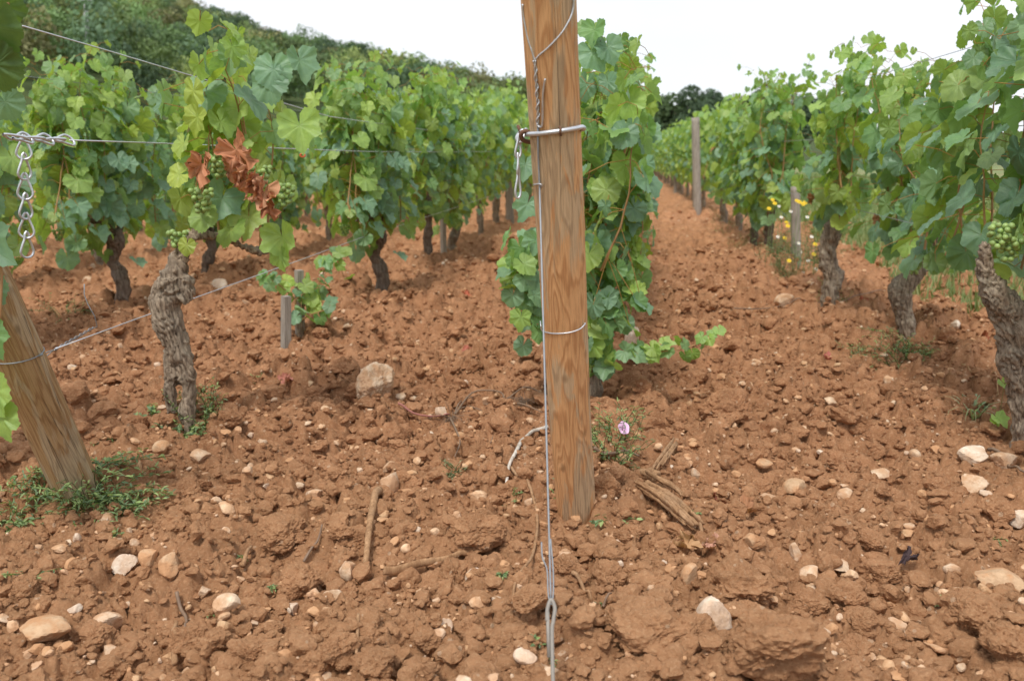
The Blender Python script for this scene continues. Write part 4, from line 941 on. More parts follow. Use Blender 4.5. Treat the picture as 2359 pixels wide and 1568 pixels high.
# doubled and wrapped end of the wire above the rod
q0 = rodtop; up = -wd; sx_ = unit(np.cross(up, (0, 1, 0)))
loop = [q0 + up * .10 + sx_ * -.002, q0 + up * .05 + sx_ * -.005, q0 + up * .012 - sx_ * .004, q0 - up * .004, q0 + up * .012 + sx_ * .004, q0 + up * .05 + sx_ * .005, q0 + up * .07 + sx_ * .012, q0 + up * .095 + sx_ * .013]
tube(b, spline(loop, 40), .0013, 8); part('wire', b, M_WIRE, e_)
b = Buf(); rd = unit(g0 - rodtop); rod = [rodtop + rd * .03 + sx_ * .007, rodtop + rd * .012 + sx_ * .006, rodtop - rd * .003, rodtop + rd * .010 - sx_ * .006, rodtop + rd * .03 - sx_ * .003, rodtop + rd * .06, g0 + (0, 0, 0), g0 + rd * .15]
tube(b, spline(rod, 60), .0034, 10); tube(b, np.array([rodtop + rd * .015 + sx_ * .006, rodtop + rd * .085 + sx_ * .0055]), .0032, 10); part('rod', b, M_ROD, e_)

def chain_link(p, q, nrm, r, wdt, fold=.0):
    """pear shaped link from p (narrow) to q (round)"""
    p, q = np.asarray(p, float), np.asarray(q, float); d = q - p; L_ = np.linalg.norm(d); d = d / L_; s = unit(np.cross(d, nrm)); n = np.cross(s, d)
    pts = [(0, .0), (.10, .30), (.30, .42), (.52, .75), (.78, 1.0), (.95, .62), (1.0, 0), (.95, -.62), (.78, -1.0), (.52, -.75), (.30, -.42), (.10, -.30), (0, 0)]
    P = np.array([p + d * L_ * t + s * wdt * k * .5 + n * math.sin(t * 3.14) * fold * (1 if k > 0 else -1) for t, k in pts]); b = Buf(); tube(b, spline(P, 44), r, 8, caps=False); return b
def chain(P, label, nrm0, nrm1, r, wdt, over=.22):
    e = empty('chain', P[0], label, 'chain')
    for i in range(len(P) - 1):
        p, q = np.asarray(P[i], float), np.asarray(P[i + 1], float); d = q - p
        part('chain_link', chain_link(p - d * over * .5, q + d * over * .5, nrm0 if i % 2 == 0 else nrm1, r, wdt, .002), M_GALV, e)
    return e
Yc = float(rowp(50, 312, UL)[1])
hang = [at(56, y, Yc) for y in (316, 362, 408, 452, 496, 541, 584)]
hang = [at(54 + 9 * (y - 316) / 270., y, Yc) for y in (318, 360, 406, 452, 497, 541, 586)]
chain(hang, 'galvanised twisted chain hanging down at the left edge', unit((.3, -1, 0)), unit((.9, -.6, 0)), .0030, .034, .34)
hor = [rowp(x, y, UL + .13) for x, y in ((18, 312), (40, 318), (62, 318), (86, 320), (110, 321), (134, 322), (158, 323))]
chain(hor, 'stretched galvanised chain joining the middle wire at the left edge', unit((-.1, -.6, 1)), unit((.3, -1, .3)), .0030, .032, .85)
Ym = float(PC.surf(1214, 310)[1]) + .03
ch = [at(1210, 305, Ym), at(1196, 312, Ym), at(1193, 350, Ym), at(1193, 374, Ym), at(1194, 412, Ym), at(1193, 450, Ym)]
e = chain([ch[1], ch[2] + (0, 0, -.006), ch[4] + (0, 0, .012), ch[5]], 'short twisted chain dangling at the left side of the middle post', unit((.4, -1, 0)), unit((1, -.5, 0)), .0023, .012, .25)
b = Buf(); tube(b, spline([at(1215, 308, Ym), at(1204, 300, Ym - .01), at(1196, 306, Ym), at(1190, 318, Ym), at(1196, 330, Ym), at(1205, 318, Ym + .01), at(1212, 296, Ym + .02)], 26), .0030, 8); part('chain_link', b, M_GALV, e)
b = Buf(); tube(b, np.array([at(1193, 290, Ym), at(1198, 300, Ym - .005), at(1202, 312, Ym)]), .0034, 8); part('chain_link', b, M_RUST, e)
for px, py in ((697, 358), (866, 371)):
    b = Buf(); c = rowp(px, py, UL); t = np.linspace(0, 6.28, 14); tube(b, np.stack([c[0] + .012 * np.cos(t), c[1] + 0 * t, c[2] + .007 * np.sin(t)], -1), .0035, 6)
    thing('plastic_tie', b, M_ORNG, c, ('nearer' if px < 800 else 'farther') + ' orange plastic tie clipped on the middle fence wire', 'tie', 'orange ties on the wire')

# ------------------------------------------------------------------ sticks, roots and dead leaves
def stick(pts, r, label, m=M_TWIG, cat='stick', name='stick', lift=1.0, flat=1.0, rough=.15, tint=(1, 1, 1), n=26, k=10, taper=.6):
    P = [gp(px, py) for px, py in pts]; P = [p + (0, 0, r * lift) for p in P]
    P = spline(P, n); rad = np.linspace(r, r * taper, len(P)); b = Buf()
    P[:, 2] = np.maximum(P[:, 2], Hf(P[:, 0], P[:, 1]) + r * .9 + .018)
    hh = P[:, 2].copy()
    for _ in range(12): P[1:-1, 2] = (P[:-2, 2] + P[1:-1, 2] * 2 + P[2:, 2]) / 4
    P[:, 2] = np.maximum(P[:, 2], hh - .006)
    P[1:-1, 2] = (P[:-2, 2] + P[1:-1, 2] * 2 + P[2:, 2]) / 4
    tube(b, P, rad, k, flat=flat, rough=rough, seed=int(pts[0][0]), tint=tint)
    return thing(name, b, m, P[0], label, cat)
M_OLD = m_bark('old_wood', (.22, .115, .055), (.50, .30, .16), (.42, .27, .16), .8)
M_BIRCH = m_bark('pale_peeled_bark', (.30, .24, .18), (.74, .68, .60), (.55, .48, .40), .5)
stick([(873, 1150), (862, 1200), (850, 1260), (843, 1325)], .0105, 'thick grey stick lying upright in the lower left soil', M_OLD, lift=.9)
stick([(885, 1342), (960, 1325), (1030, 1316), (1085, 1303)], .0110, 'long splintered piece of wood pointing right in the lower soil', M_OLD, flat=.45)
stick([(1262, 996), (1225, 1020), (1188, 1055), (1172, 1095), (1167, 1132)], .0065, 'white peeled curved stick left of the middle post', M_BIRCH)
stick([(1178, 1080), (1190, 1120), (1225, 1165), (1238, 1215), (1228, 1290), (1200, 1340), (1182, 1378)], .0042, 'long thin curved root left of the anchor wire', M_OLD)
stick([(1368, 1055), (1420, 1060), (1472, 1074)], .0055, 'dark twig at the right foot of the middle post', M_TWIG)
stick([(850, 1440), (832, 1475), (822, 1530)], .0045, 'curved brown twig near the bottom left', M_OLD)
stick([(1318, 1338), (1340, 1370), (1362, 1405)], .0048, 'short bent twig right of the anchor wire', M_OLD)
stick([(2275, 1055), (2315, 1090), (2358, 1132)], .0050, 'straight brown twig lying over the slab stone at right', M_TWIG)
stick([(918, 950), (970, 962), (1035, 970)], .0042, 'purplish twig reaching the upright whitish stone', M_TWIG, tint=(1.5, .9, 1.1), lift=2.5)
stick([(1290, 0 + 1180), (1330, 1183)], .002, 'tiny straw at the foot of the middle post', M_TWIG)
stick([(100, 1140), (180, 1100), (300, 1075), (395, 1052)], .0045, 'long bent twig behind the big weed patch', M_OLD)
stick([(410, 1402), (430, 1440), (428, 1470)], .004, 'short forked twig low in the left soil', M_TWIG)
stick([(1690, 715), (1800, 712), (1920, 705), (2060, 690)], .0035, 'long thin cane lying across the right hand lane', M_TWIG, n=40)
stick([(2215, 850), (2260, 880), (2300, 915)], .003, 'thin straw left of the nearest right hand trunk', M_TWIG, tint=(2, 1.9, 1.4))
stick([(405, 1545), (402, 1500), (408, 1455)], .006, 'half buried stick at the bottom left', M_OLD)
stick([(560, 1325), (568, 1300), (580, 1280)], .006, 'splinter standing in the left soil', M_OLD, lift=3)
stick([(1388, 1418), (1408, 1388)], .003, 'short grey stalk beside the very large clod', M_TWIG)
stick([(700, 1300), (745, 1272)], .0035, 'grey twig piece left of the thick stick', M_TWIG)
stick([(1605, 1195), (1618, 1245)], .006, 'short grey cane piece below the old wood chunk', M_OLD)
# chunk of old vine wood
e_ = empty('wood_chunk', gp(1500, 1120), 'broken chunk of old vine wood right of the middle post', 'wood')
def wp(px, py, l=.0): p = gp(px, py); return p + (0, 0, l + .012)
def fibres(pts, n, wid, r, seed, thick=.4):
    g = np.random.default_rng(seed); b = Buf(); C_ = np.array([wp(x, y, l) for x, y, l in pts]); D_ = unit(C_[-1] - C_[0]); S_ = unit(np.cross(D_, (0, 0, 1)))
    for i in range(n):
        o = S_ * g.uniform(-1, 1) * wid + np.array([0, 0, g.uniform(-1, 1) * wid * thick]); t0, t1 = g.uniform(0, .18), g.uniform(.72, 1.0)
        P = spline(C_, 30)[int(t0 * 29):int(t1 * 29) + 1] + o; P = P + g.normal(size=P.shape) * .0007; k_ = len(P)
        tube(b, P, r * g.uniform(.6, 1.3) * np.sin(np.linspace(.35, 2.8, k_)) ** .5, 7, flat=g.uniform(.35, .8), rough=.35, seed=seed + i)
    return b
part('splinter', fibres([(1562, 1032, .02), (1535, 1075, .025), (1508, 1112, .025)], 7, .011, .006, 4), M_OLD, e_)
part('root', fibres([(1472, 1142, .022), (1530, 1178, .024), (1575, 1215, .02), (1612, 1243, .012)], 16, .020, .0085, 6, .5), M_OLD, e_)
part('root', fibres([(1490, 1120, .03), (1520, 1152, .045), (1560, 1172, .04), (1592, 1188, .015)], 4, .006, .006, 7), M_OLD, e_)
b = Buf(); p_, f_ = rock(3, 88, 12, .08, .14); b.add(p_ * (.032, .028, .024) + wp(1495, 1118, .02), [f_]); part('knot', b, M_OLD, e_)
# uprooted dead stems left of the middle post
gd = np.random.default_rng(12); b = Buf(); c0 = gp(1045, 970)
for pts in ([(1040, 975), (1085, 925), (1130, 918), (1160, 930), (1150, 975), (1130, 1028)], [(1035, 965), (1050, 1010), (1060, 1040), (1048, 1075)], [(1045, 970), (1060, 945), (1095, 930)], [(1040, 960), (1075, 955), (1110, 965)], [(1170, 925), (1210, 910), (1250, 925)], [(1160, 940), (1200, 950), (1250, 970)]):
    P = spline([gp(*p) + (0, 0, .012 + .02 * (i in (1, 2, 3))) for i, p in enumerate(pts)], 20); tube(b, P, np.linspace(.0038, .0018, 20), 6)
for c in ((1040, 975), (1205, 935)):
    q = gp(*c)
    for _ in range(55):
        d = unit(gd.normal(size=3) * (1, 1, .35) + (0, 0, .15)) * gd.uniform(.03, .09); P = spline([q + gd.normal(size=3) * .012 + (0, 0, .01), q + d * .5 + (0, 0, .02), q + d + (0, 0, .004)], 6); tube(b, P, .0008, 3, caps=False)
thing('dead_stems', b, M_TWIG, c0, 'tangle of uprooted dead stems and roots left of the middle post', 'dead plant')
def gleaf(px, py, s, t, label, curl=True):
    p = gp(px, py) + (0, 0, .012); b = Buf(); crumpled(b, gd, p, (gd.normal() * .3, -.3, 1), (gd.normal(), gd.normal(), 0), s, t)
    return thing('fallen_leaf', b, M_DEAD, p, label, 'dead leaf')
gleaf(1662, 1168, .040, (.36, .13, .085), 'red brown crumpled leaf on the soil right of the wood chunk'); gleaf(1715, 1190, .036, (.44, .22, .12), 'tan curled leaf beside the red brown one')
gleaf(1582, 1272, .034, (.50, .30, .16), 'pale folded leaf below the wood chunk'); gleaf(1640, 1266, .030, (.55, .30, .22), 'pinkish curled leaf right of the pale folded leaf')
gleaf(660, 884, .040, (.52, .22, .17), 'pink red leaf on the soil below the short stakes'); gleaf(2092, 1296, .030, (.07, .045, .05), 'blackish shrivelled leaf in the lower right soil')
gleaf(1073, 685, .045, (.55, .17, .10), 'red fallen leaf in the left lane'); gleaf(1900, 832, .035, (.50, .17, .14), 'pinkish red leaf in the right hand lane')
gleaf(2270, 790, .05, (.32, .10, .05), 'rust coloured leaf behind the nearest right hand trunk'); gleaf(1985, 698, .04, (.45, .14, .09), 'small red leaf by the thin cane'); gleaf(1075, 815, .035, (.5, .18, .13), 'reddish scrap of leaf in the soil left of the middle post')
# ------------------------------------------------------------------ weeds
def ovate():
    x = np.array([0, .22, .30, .22, 0, -.22, -.30, -.22]); y = np.array([0, .2, .45, .75, 1.0, .75, .45, .2]); z = np.array([0, .06, .08, .04, -.12, .04, .08, .06])
    V = np.vstack([np.stack([x, y, z], -1), [[0, .5, 0]]]); k = np.arange(8); return V, np.stack([V[:, 0], V[:, 1], V[:, 2] * 0], -1), [np.stack([np.full(8, 8), k, (k + 1) % 8], -1)]
OV = ovate(); W_GR = [(.19, .28, .13), (.26, .37, .14), (.17, .25, .14), (.32, .41, .18)]; W_DRY = [(.26, .28, .16), (.20, .25, .13), (.34, .30, .18)]
def weed(px, py, wpx, hpx, label, n=30, leaf=.014, narrow=.8, cols=W_GR, seed=None, up=.5, flower=None, name='weed', cat='weed', nf=3, mode='creep', group=None, step=.016):
    c = gp(px, py); dist = c[1]; W = wpx / F * dist / 2; H = hpx / F * dist; g = np.random.default_rng(seed or int(px + py)); e = empty(name, c, label, cat, group)
    bs, bl = Buf(), Buf(); tips = []
    for i in range(n):
        a = g.uniform(0, 6.283); rr = g.random() ** .6; p = c + np.array([math.cos(a) * W * (.35 if mode == 'creep' else .8) * g.random(), math.sin(a) * W * (.35 if mode == 'creep' else .8) * g.random(), 0]); p[2] = hz(p[0], p[1])
        d = unit((math.cos(a), math.sin(a), up * g.uniform(.4, 2.2))); P = [p]; ln = (W if mode == 'creep' else H) * g.uniform(.5, 1.05); m_ = max(4, int(ln / step)); hb = hz(*(p[:2]))
        for k in range(m_):
            d = unit(d + g.normal(size=3) * .22 + np.array([0, 0, -.12 if mode == 'creep' else .06])); q = P[-1] + d * ln / m_
            q[2] = min(max(q[2], hb + .004), c[2] + H); P.append(q)
        P = np.array(P); tube(bs, P, np.linspace(.0011, .0006, len(P)), 3, caps=False, tint=cols[g.integers(len(cols))]); tips.append(P[-1])
        for k in range(1, len(P)):
            for sgn in (1, -1):
                o = unit(np.cross(P[k] - P[k - 1], (0, 0, 1)) * sgn + (P[k] - P[k - 1]) * 30 + g.normal(size=3) * .5 + (0, 0, .2)); s = leaf * g.uniform(.6, 1.2)
                V, co, fs = OV; nn = unit(np.array([0, 0, 1.]) + g.normal(size=3) * .45); t = unit(o - nn * (o @ nn)); sdv = np.cross(t, nn)
                bl.add((V * (narrow, 1, 1)) @ np.stack([sdv, t, nn], 0) * s + P[k], fs, np.array(cols[g.integers(len(cols))]) * g.uniform(.8, 1.2), co)
    part('stems', bs, M_WSTEM, e); part('leaves', bl, M_WEED, e)
    if flower:
        for k in range(nf):
            t = tips[g.integers(len(tips))] + (0, 0, .004); fl = Buf(); V, f = ICO[1]; fl.add(V * (.006, .006, .003) + t, [f]); part('flower', fl, flower, e)
    return e
weed(215, 1150, 330, 75, 'big bushy green weed patch at the foot of the leaning post', 95, .019, .5, up=.95)
weed(105, 1140, 200, 45, 'weed patch left of the leaning post foot', 40, .016, .5, up=.8)
weed(30, 1215, 130, 60, 'leafy weed at the left edge below the leaning post', 34, .017, .45, up=.8)
weed(300, 1185, 150, 40, 'low weeds right of the leaning post foot', 30, .014, .5, up=.8)
weed(475, 985, 120, 120, 'thin upright weeds right of the gnarled trunk', 30, .014, .5, mode='up', up=2.2)
weed(430, 1000, 110, 40, 'bindweed leaves at the foot of the gnarled trunk', 24, .021, .9)
weed(345, 965, 60, 35, 'small dark green weed left of the gnarled trunk', 7, .02, .8)
weed(1415, 1015, 170, 95, 'feathery green weed with a pink flower right of the middle post', 60, .017, .4, mode='up', up=1.0)
weed(1400, 1180, 150, 30, 'small creeping weed at the right foot of the middle post', 7, .020, .8); weed(1295, 1160, 110, 40, 'thin creeping weed crossing the foot of the middle post', 5, .012, .8)
weed(1050, 1100, 90, 50, 'dried grey green uprooted weed left of the middle post', 30, .010, .5, W_DRY)
weed(2070, 825, 240, 55, 'wide grey green weed at the foot of the second right hand vine', 70, .016, .45, flower=M_PINK, nf=2, up=.9)
weed(1975, 815, 90, 45, 'small ferny weed left of the second right hand vine', 20, .014, .4, up=.9); weed(1910, 700, 60, 70, 'thin green weed in front of the stout bare trunk', 12, .014, .4, mode='up', up=2)
weed(150, 735, 150, 60, 'fine leaved weeds under the second row at the far left', 28, .012, .5, up=.9); weed(60, 1325, 120, 18, 'flat creeping weed at the lower left edge', 9, .012, .5, up=.2); weed(250, 1230, 80, 18, 'sprig of small leaves below the big weed patch', 7, .014, .8, up=.2)
for i, (px, py, s) in enumerate([(1395, 1255, 60), (900, 1180, 50), (1180, 1150, 50), (1240, 1275, 45), (1160, 1340, 30), (1080, 560, 40), (700, 850, 60), (600, 870, 60), (1230, 1480, 40), (1280, 1530, 60), (1900, 965, 40), (1690, 985, 40), (2285, 1240, 80), (2310, 1260, 60), (2160, 1385, 40), (620, 1362, 30), (490, 1420, 26), (670, 1080, 40), (260, 1020, 70), (240, 1035, 60), (430, 870, 60), (520, 830, 70), (1600, 1100, 40), (2330, 880, 50), (1600, 1200, 30), (1380, 1400, 30), (560, 1290, 26), (2020, 1050, 26), (1480, 1480, 30), (330, 600, 60), (300, 660, 50), (1960, 620, 50)]):
    weed(px, py, s, 22, 'tiny green seedling growing from the bare red soil', 4, .010, .6, up=.3, name='seedling', cat='seedling', group='seedlings in the soil')
# pale grass like blades and the flower
def grass(px, py, n, ln, label, colr=(.30, .36, .20), wd=.0022, name='grass_tuft', group=None, seed=1, spread=.02):
    c = gp(px, py); g = np.random.default_rng(seed + int(px)); b = Buf()
    for i in range(n):
        a = g.uniform(0, 6.283); l = ln * g.uniform(.5, 1.1); o = np.array([math.cos(a), math.sin(a), 0]); s = np.array([-o[1], o[0], 0]); P = [c + o * g.random() * spread + o * l * t * .75 * g.uniform(.9, 1.1) + np.array([0, 0, l * (1.2 * t - 1.05 * t * t)]) for t in np.linspace(0, 1, 7)]
        w_ = wd * (1 - np.linspace(0, 1, 7) ** 2 * .9); V = np.concatenate([np.stack([p + s * x, p - s * x]) for p, x in zip(P, w_)]); k = np.arange(6) * 2
        b.add(V, [np.stack([k, k + 1, k + 3, k + 2], -1)], np.array(colr) * g.uniform(.75, 1.25))
    return thing(name, b, M_WEED, c, label, 'grass', group)
grass(2240, 965, 16, .17, 'pale arching grass tuft left of the nearest right hand trunk')
weed(2245, 955, 80, 45, 'dark green leafy weed in the pale grass tuft', 8, .02, .7)
e_ = empty('bindweed_flower', gp(1437, 1010), 'pink and white bindweed flower right of the middle post', 'flower'); c = at(1437, 985, gp(1437, 1010)[1] - .03)
b = Buf(); t = np.linspace(0, 2 * math.pi, 21)[:-1]; ax_ = unit((.15, -.75, .65)); s1 = unit(np.cross(ax_, (0, 0, 1))); s2 = np.cross(s1, ax_); rows_ = []
for r_, d_ in ((.002, -.014), (.005, -.008), (.012, -.001), (.020, .001)): rows_.append(np.array([c + ax_ * d_ + (s1 * math.cos(x) * .8 + s2 * math.sin(x)) * r_ * (1 + .06 * math.sin(5 * x)) for x in t]))
V = np.concatenate(rows_); fs = [np.stack([i * 20 + np.arange(20), i * 20 + (np.arange(20) + 1) % 20, (i + 1) * 20 + (np.arange(20) + 1) % 20, (i + 1) * 20 + np.arange(20)], -1) for i in range(3)]; b.add(V, fs); part('petals', b, M_PINK, e_)
b = Buf(); tube(b, spline([c - ax_ * .014, c - ax_ * .03 + (0, 0, -.01), gp(1437, 1015)], 10), .001, 5); part('stem', b, M_WSTEM, e_)
e_ = empty('vine_sprout', gp(2290, 985), 'small lime green vine sprout at the foot of the nearest right hand trunk', 'sprout'); b = Buf()
for px, py, s in ((2300, 965, .034), (2315, 885, .034), (2330, 895, .03), (2290, 970, .02)): put_leaf(b, LEAF_HI[2], at(px, py, gp(2290, 985)[1] - .02), (0, -.6, .8), (.3, 0, -1), s, np.array(G_LIM) * 1.1)
part('leaves', b, M_LEAF, e_); b = Buf(); Yq = gp(2290, 985)[1]; tube(b, spline([at(2296, 990, Yq), at(2305, 940, Yq), at(2315, 880, Yq - .02)], 10), .0014, 5); part('stem', b, M_STEM, e_)
# flowering weeds behind the right hand row
for px, py, w_, h_, n, lb in [(1830, 640, 120, 120, 46, 'tall flowering weeds round the grey stake'), (1775, 600, 70, 110, 26, 'grey green weeds left of the flowering stake'), (1870, 600, 90, 120, 30, 'weeds between the flowering stake and the stout trunk'), (2235, 640, 170, 90, 40, 'grey green weeds behind the nearest right hand vines'), (2190, 600, 100, 60, 24, 'low weeds seen under the second right hand vine')]:
    weed(px, py, w_, h_, lb, n, .026, .3, [(.17, .24, .12), (.22, .28, .15), (.12, .20, .08)], mode='up', up=2.0, step=.03)
for px, py, w_, h_, lb in [(1685, 545, 90, 60, 'dry reddish and green weeds in the right hand row'), (1665, 515, 60, 40, 'pale dry weeds beyond the reddish ones'), (1700, 575, 60, 35, 'red stemmed weeds at the foot of the far right hand trunks')]:
    weed(px, py, w_, h_, lb, 34, .024, .35, [(.28, .30, .14), (.20, .28, .12), (.30, .14, .08)], mode='up', up=1.6, step=.03)
def daisy(px, py, m, label, r, group):
    Y = float(gp0(px, 640)[1]) + rnd.uniform(-.4, .6); c = at(px, py, Y); e = empty('daisy', (c[0], c[1], hz(c[0], c[1])), label, 'flower', group); b = Buf(); ax_ = unit((0, -.7, .7)); s1 = unit(np.cross(ax_, (1, .1, 0))); s2 = np.cross(s1, ax_)
    for k in range(11):
        a = k / 11 * 6.283; o = s1 * math.cos(a) + s2 * math.sin(a); q = np.cross(ax_, o); b.add(np.array([c + o * r * .2, c + o * r * .65 + q * r * .25, c + o * r + ax_ * -.002, c + o * r * .65 - q * r * .25]), [np.array([[0, 1, 2, 3]])])
    part('petals', b, m, e); b = Buf(); V, f = ICO[1]; b.add(V * r * (.34) + c, [f]); part('flower_head', b, M_YEL, e)
    b = Buf(); tube(b, spline([c, c + (.01, .01, -.1), (c[0], c[1] + .02, hz(c[0], c[1]))], 8), .0013, 4); part('stem', b, M_WSTEM, e)
for px, py in [(1780, 460), (1842, 465), (1850, 470), (1812, 512), (1815, 520), (1785, 468), (1836, 462), (1808, 548), (1878, 562), (1818, 600), (1875, 585), (1815, 635), (1830, 655), (1772, 480), (1855, 466)]: daisy(px, py, M_YEL, 'small bright yellow daisy in the flowering weeds', .018, 'yellow daisies')
for px, py in [(1795, 475), (1822, 487), (1800, 500), (1845, 580), (1862, 600), (1850, 628), (1836, 645), (1792, 545), (1870, 545), (1880, 620), (1808, 660), (1890, 575), (1840, 560), (1860, 500), (1825, 540), (1880, 520)]: daisy(px, py, M_WHT, 'small white daisy in the flowering weeds', .014, 'white daisies')

# ------------------------------------------------------------------ meadow beyond the right hand row
ug, vg = np.meshgrid(np.concatenate([np.linspace(2.05, 10, 48), np.linspace(11, 60, 12)]), np.linspace(2.5, 72, 160)); ug = ug + .35 * (vn2(vg * 1.5, ug * 0, 5) - .5) * (ug < 2.4); X_, Y_ = DU[0] * ug + DV[0] * vg, DU[1] * ug + DV[1] * vg
Z_ = .035 + .05 * (vn2(X_ * 1.3, Y_ * 1.3, 3) - .5) - .08 * (ug < 2.3); b = Buf(); i = np.arange(159)[:, None] * 60; j = np.arange(59)[None]; b.add(np.stack([X_, Y_, Z_], -1).reshape(-1, 3), [np.stack([i + j, i + j + 1, i + 61 + j, i + 60 + j], -1).reshape(-1, 4)])
tag(link('meadow', b.mesh('meadow', M_MEADOW)), kind='structure')
g = np.random.default_rng(31); n = 150000; u_ = g.uniform(1.7, 8, n) ** 1.0; v_ = 4.2 + 30 * g.random(n) ** 1.5; x = DU[0] * u_ + DV[0] * v_; y = DU[1] * u_ + DV[1] * v_
k = (u_ > 1.75 + .5 * vn2(v_ * 1.2, u_, 3)); x, y = x[k], y[k]; n = len(x); z = Hf(x, y); l = g.uniform(.04, .11, n) * (1 + y / 30); a = g.uniform(0, 6.283, n); wd = .003 + y * .0009
o = np.stack([np.cos(a), np.sin(a), 0 * a], -1); s = np.stack([-np.sin(a), np.cos(a), 0 * a], -1); p = np.stack([x, y, z - .01], -1); top = p + o * (l * g.uniform(.1, .7, n))[:, None] + np.array([0, 0, 1.]) * l[:, None]
V = np.stack([p + s * wd[:, None], p - s * wd[:, None], top], 1).reshape(-1, 3); b = Buf(); b.add(V, [np.arange(n * 3).reshape(-1, 3)], np.repeat(np.array([(.21, .27, .11), (.28, .32, .15), (.15, .22, .08)])[g.integers(0, 3, n)], 3, 0))
tag(link('meadow_grass', b.mesh('meadow_grass', M_WEED)), 'pale green meadow grass beyond the right hand row', kind='stuff')

# ------------------------------------------------------------------ hill, wood, trees, pole
CR = np.array([(-1500, .36), (-700, .30), (-100, .215), (330, .168), (420, .160), (560, .140), (700, .122), (860, .110), (1050, .088), (1200, .072), (1330, .062), (1480, .062), (1750, .062), (2100, .050), (2600, .045), (4000, .04)])
def crest(az): return np.interp(np.tan(az) * F + CX, CR[:, 0], CR[:, 1])
def hill_z(x, y):
    r = np.sqrt(x * x + y * y); az = np.arctan2(x, y); R1 = 500.; k = np.clip((r - 70) / (R1 - 70), 0, 1); k = k * k * (3 - 2 * k) * .35 + k * .65
    zc = np.maximum(crest(az) * np.cos(az) ** 0 * R1 - 15 + CAMH, .5); return np.where(r > R1, zc + (r - R1) * .0, k * zc) - .1
az = np.linspace(R(-48), R(48), 120); rr = np.concatenate([np.linspace(60, 500, 50), [600, 800]]); A_, R_ = np.meshgrid(az, rr); X, Y = R_ * np.sin(A_), R_ * np.cos(A_); Z = hill_z(X, Y); Z[0] = -.3
b = Buf(); nc = 120; i = np.arange(len(rr) - 1)[:, None] * nc; j = np.arange(nc - 1)[None]; b.add(np.stack([X, Y, Z], -1).reshape(-1, 3), [np.stack([i + j, i + j + 1, i + nc + j + 1, i + nc + j], -1).reshape(-1, 4)])
m, nb_ = mat('hill_ground'); nb_.out(nb_.pbr(nb_.mix(nb_.noise(nb_.geo().outputs['Position'], .1, 3), (.045, .07, .025), (.08, .10, .035)), .95, .1)); tag(link('hill', b.mesh('hill', m)), kind='structure')
def crown_tmpl(seed, n, ls, lobes=12, tall=1.0):
    g = np.random.default_rng(seed); c = g.normal(size=(lobes, 3)); c /= np.linalg.norm(c, axis=1)[:, None]; c *= g.uniform(.25, .72, lobes)[:, None] * (1, 1, .85 * tall); lr = g.uniform(.26, .48, lobes)
    k = g.integers(0, lobes, n); d = g.normal(size=(n, 3)); d /= np.linalg.norm(d, axis=1)[:, None]; d[:, 2] = np.where(d[:, 2] < -.3, -d[:, 2], d[:, 2]); p = c[k] + d * (lr[k] * g.uniform(.72, 1.06, n))[:, None]
    nn = d + g.normal(size=(n, 3)) * .55; nn /= np.linalg.norm(nn, axis=1)[:, None]; t = g.normal(size=(n, 3)); t -= nn * (t * nn).sum(1)[:, None]; t /= np.linalg.norm(t, axis=1)[:, None]; s = np.cross(nn, t); L_ = ls * g.uniform(.6, 1.3, n)[:, None]
    V = np.stack([p - t * L_ * .6, p + s * L_ * .45 + nn * L_ * .1, p + t * L_ * .75, p - s * L_ * .45], 1).reshape(-1, 3); tn = np.repeat((.6 + .8 * g.random(lobes))[k] * g.uniform(.8, 1.2, n), 4); return V, np.arange(n * 4).reshape(-1, 4), tn
TC = [(.095, .15, .062), (.125, .18, .070), (.080, .130, .070), (.155, .19, .070), (.17, .17, .080), (.09, .145, .085), (.19, .15, .085)]
CT = [crown_tmpl(i, 900, .085, 18) for i in range(7)]
g = np.random.default_rng(9); b = Buf(); r_ = 125.
while r_ < 515:
    sp_ = 7.0 + (r_ - 125) * .012; stp = sp_ / r_
    for a in np.arange(R(-35), R(20), stp):
        a2 = a + g.normal() * stp * .3; rr_ = r_ + g.normal() * 2.5; x, y = rr_ * math.sin(a2), rr_ * math.cos(a2); px = x / y * F + CX
        if px > 1250 and r_ < 440 or px < -300: continue
        V, f, tn = CT[g.integers(7)]; s = g.uniform(3.0, 5.2) * (1 + (r_ - 125) * .0009); h = g.uniform(.85, 1.35); z = float(hill_z(np.array([x]), np.array([y]))[0]); c_ = np.array(TC[g.choice(7, p=[.24, .2, .18, .14, .08, .12, .04])]); M = rotm(0, 0, g.uniform(0, 6))
        b.add((V @ M.T) * (s, s, s * h) + (x, y, z + s * g.uniform(.8, 1.3)), [f], c_ * (1.3 * g.uniform(.65, 1.4)) * tn[:, None])
    r_ += sp_ * 1.05
tag(link('woodland', b.mesh('woodland', M_TREE)), 'dense mixed wood covering the hill behind the vines', kind='stuff')
M_TRUNK = m_bark('tree_bark', (.06, .045, .035), (.15, .12, .09), (.12, .10, .08), .1)
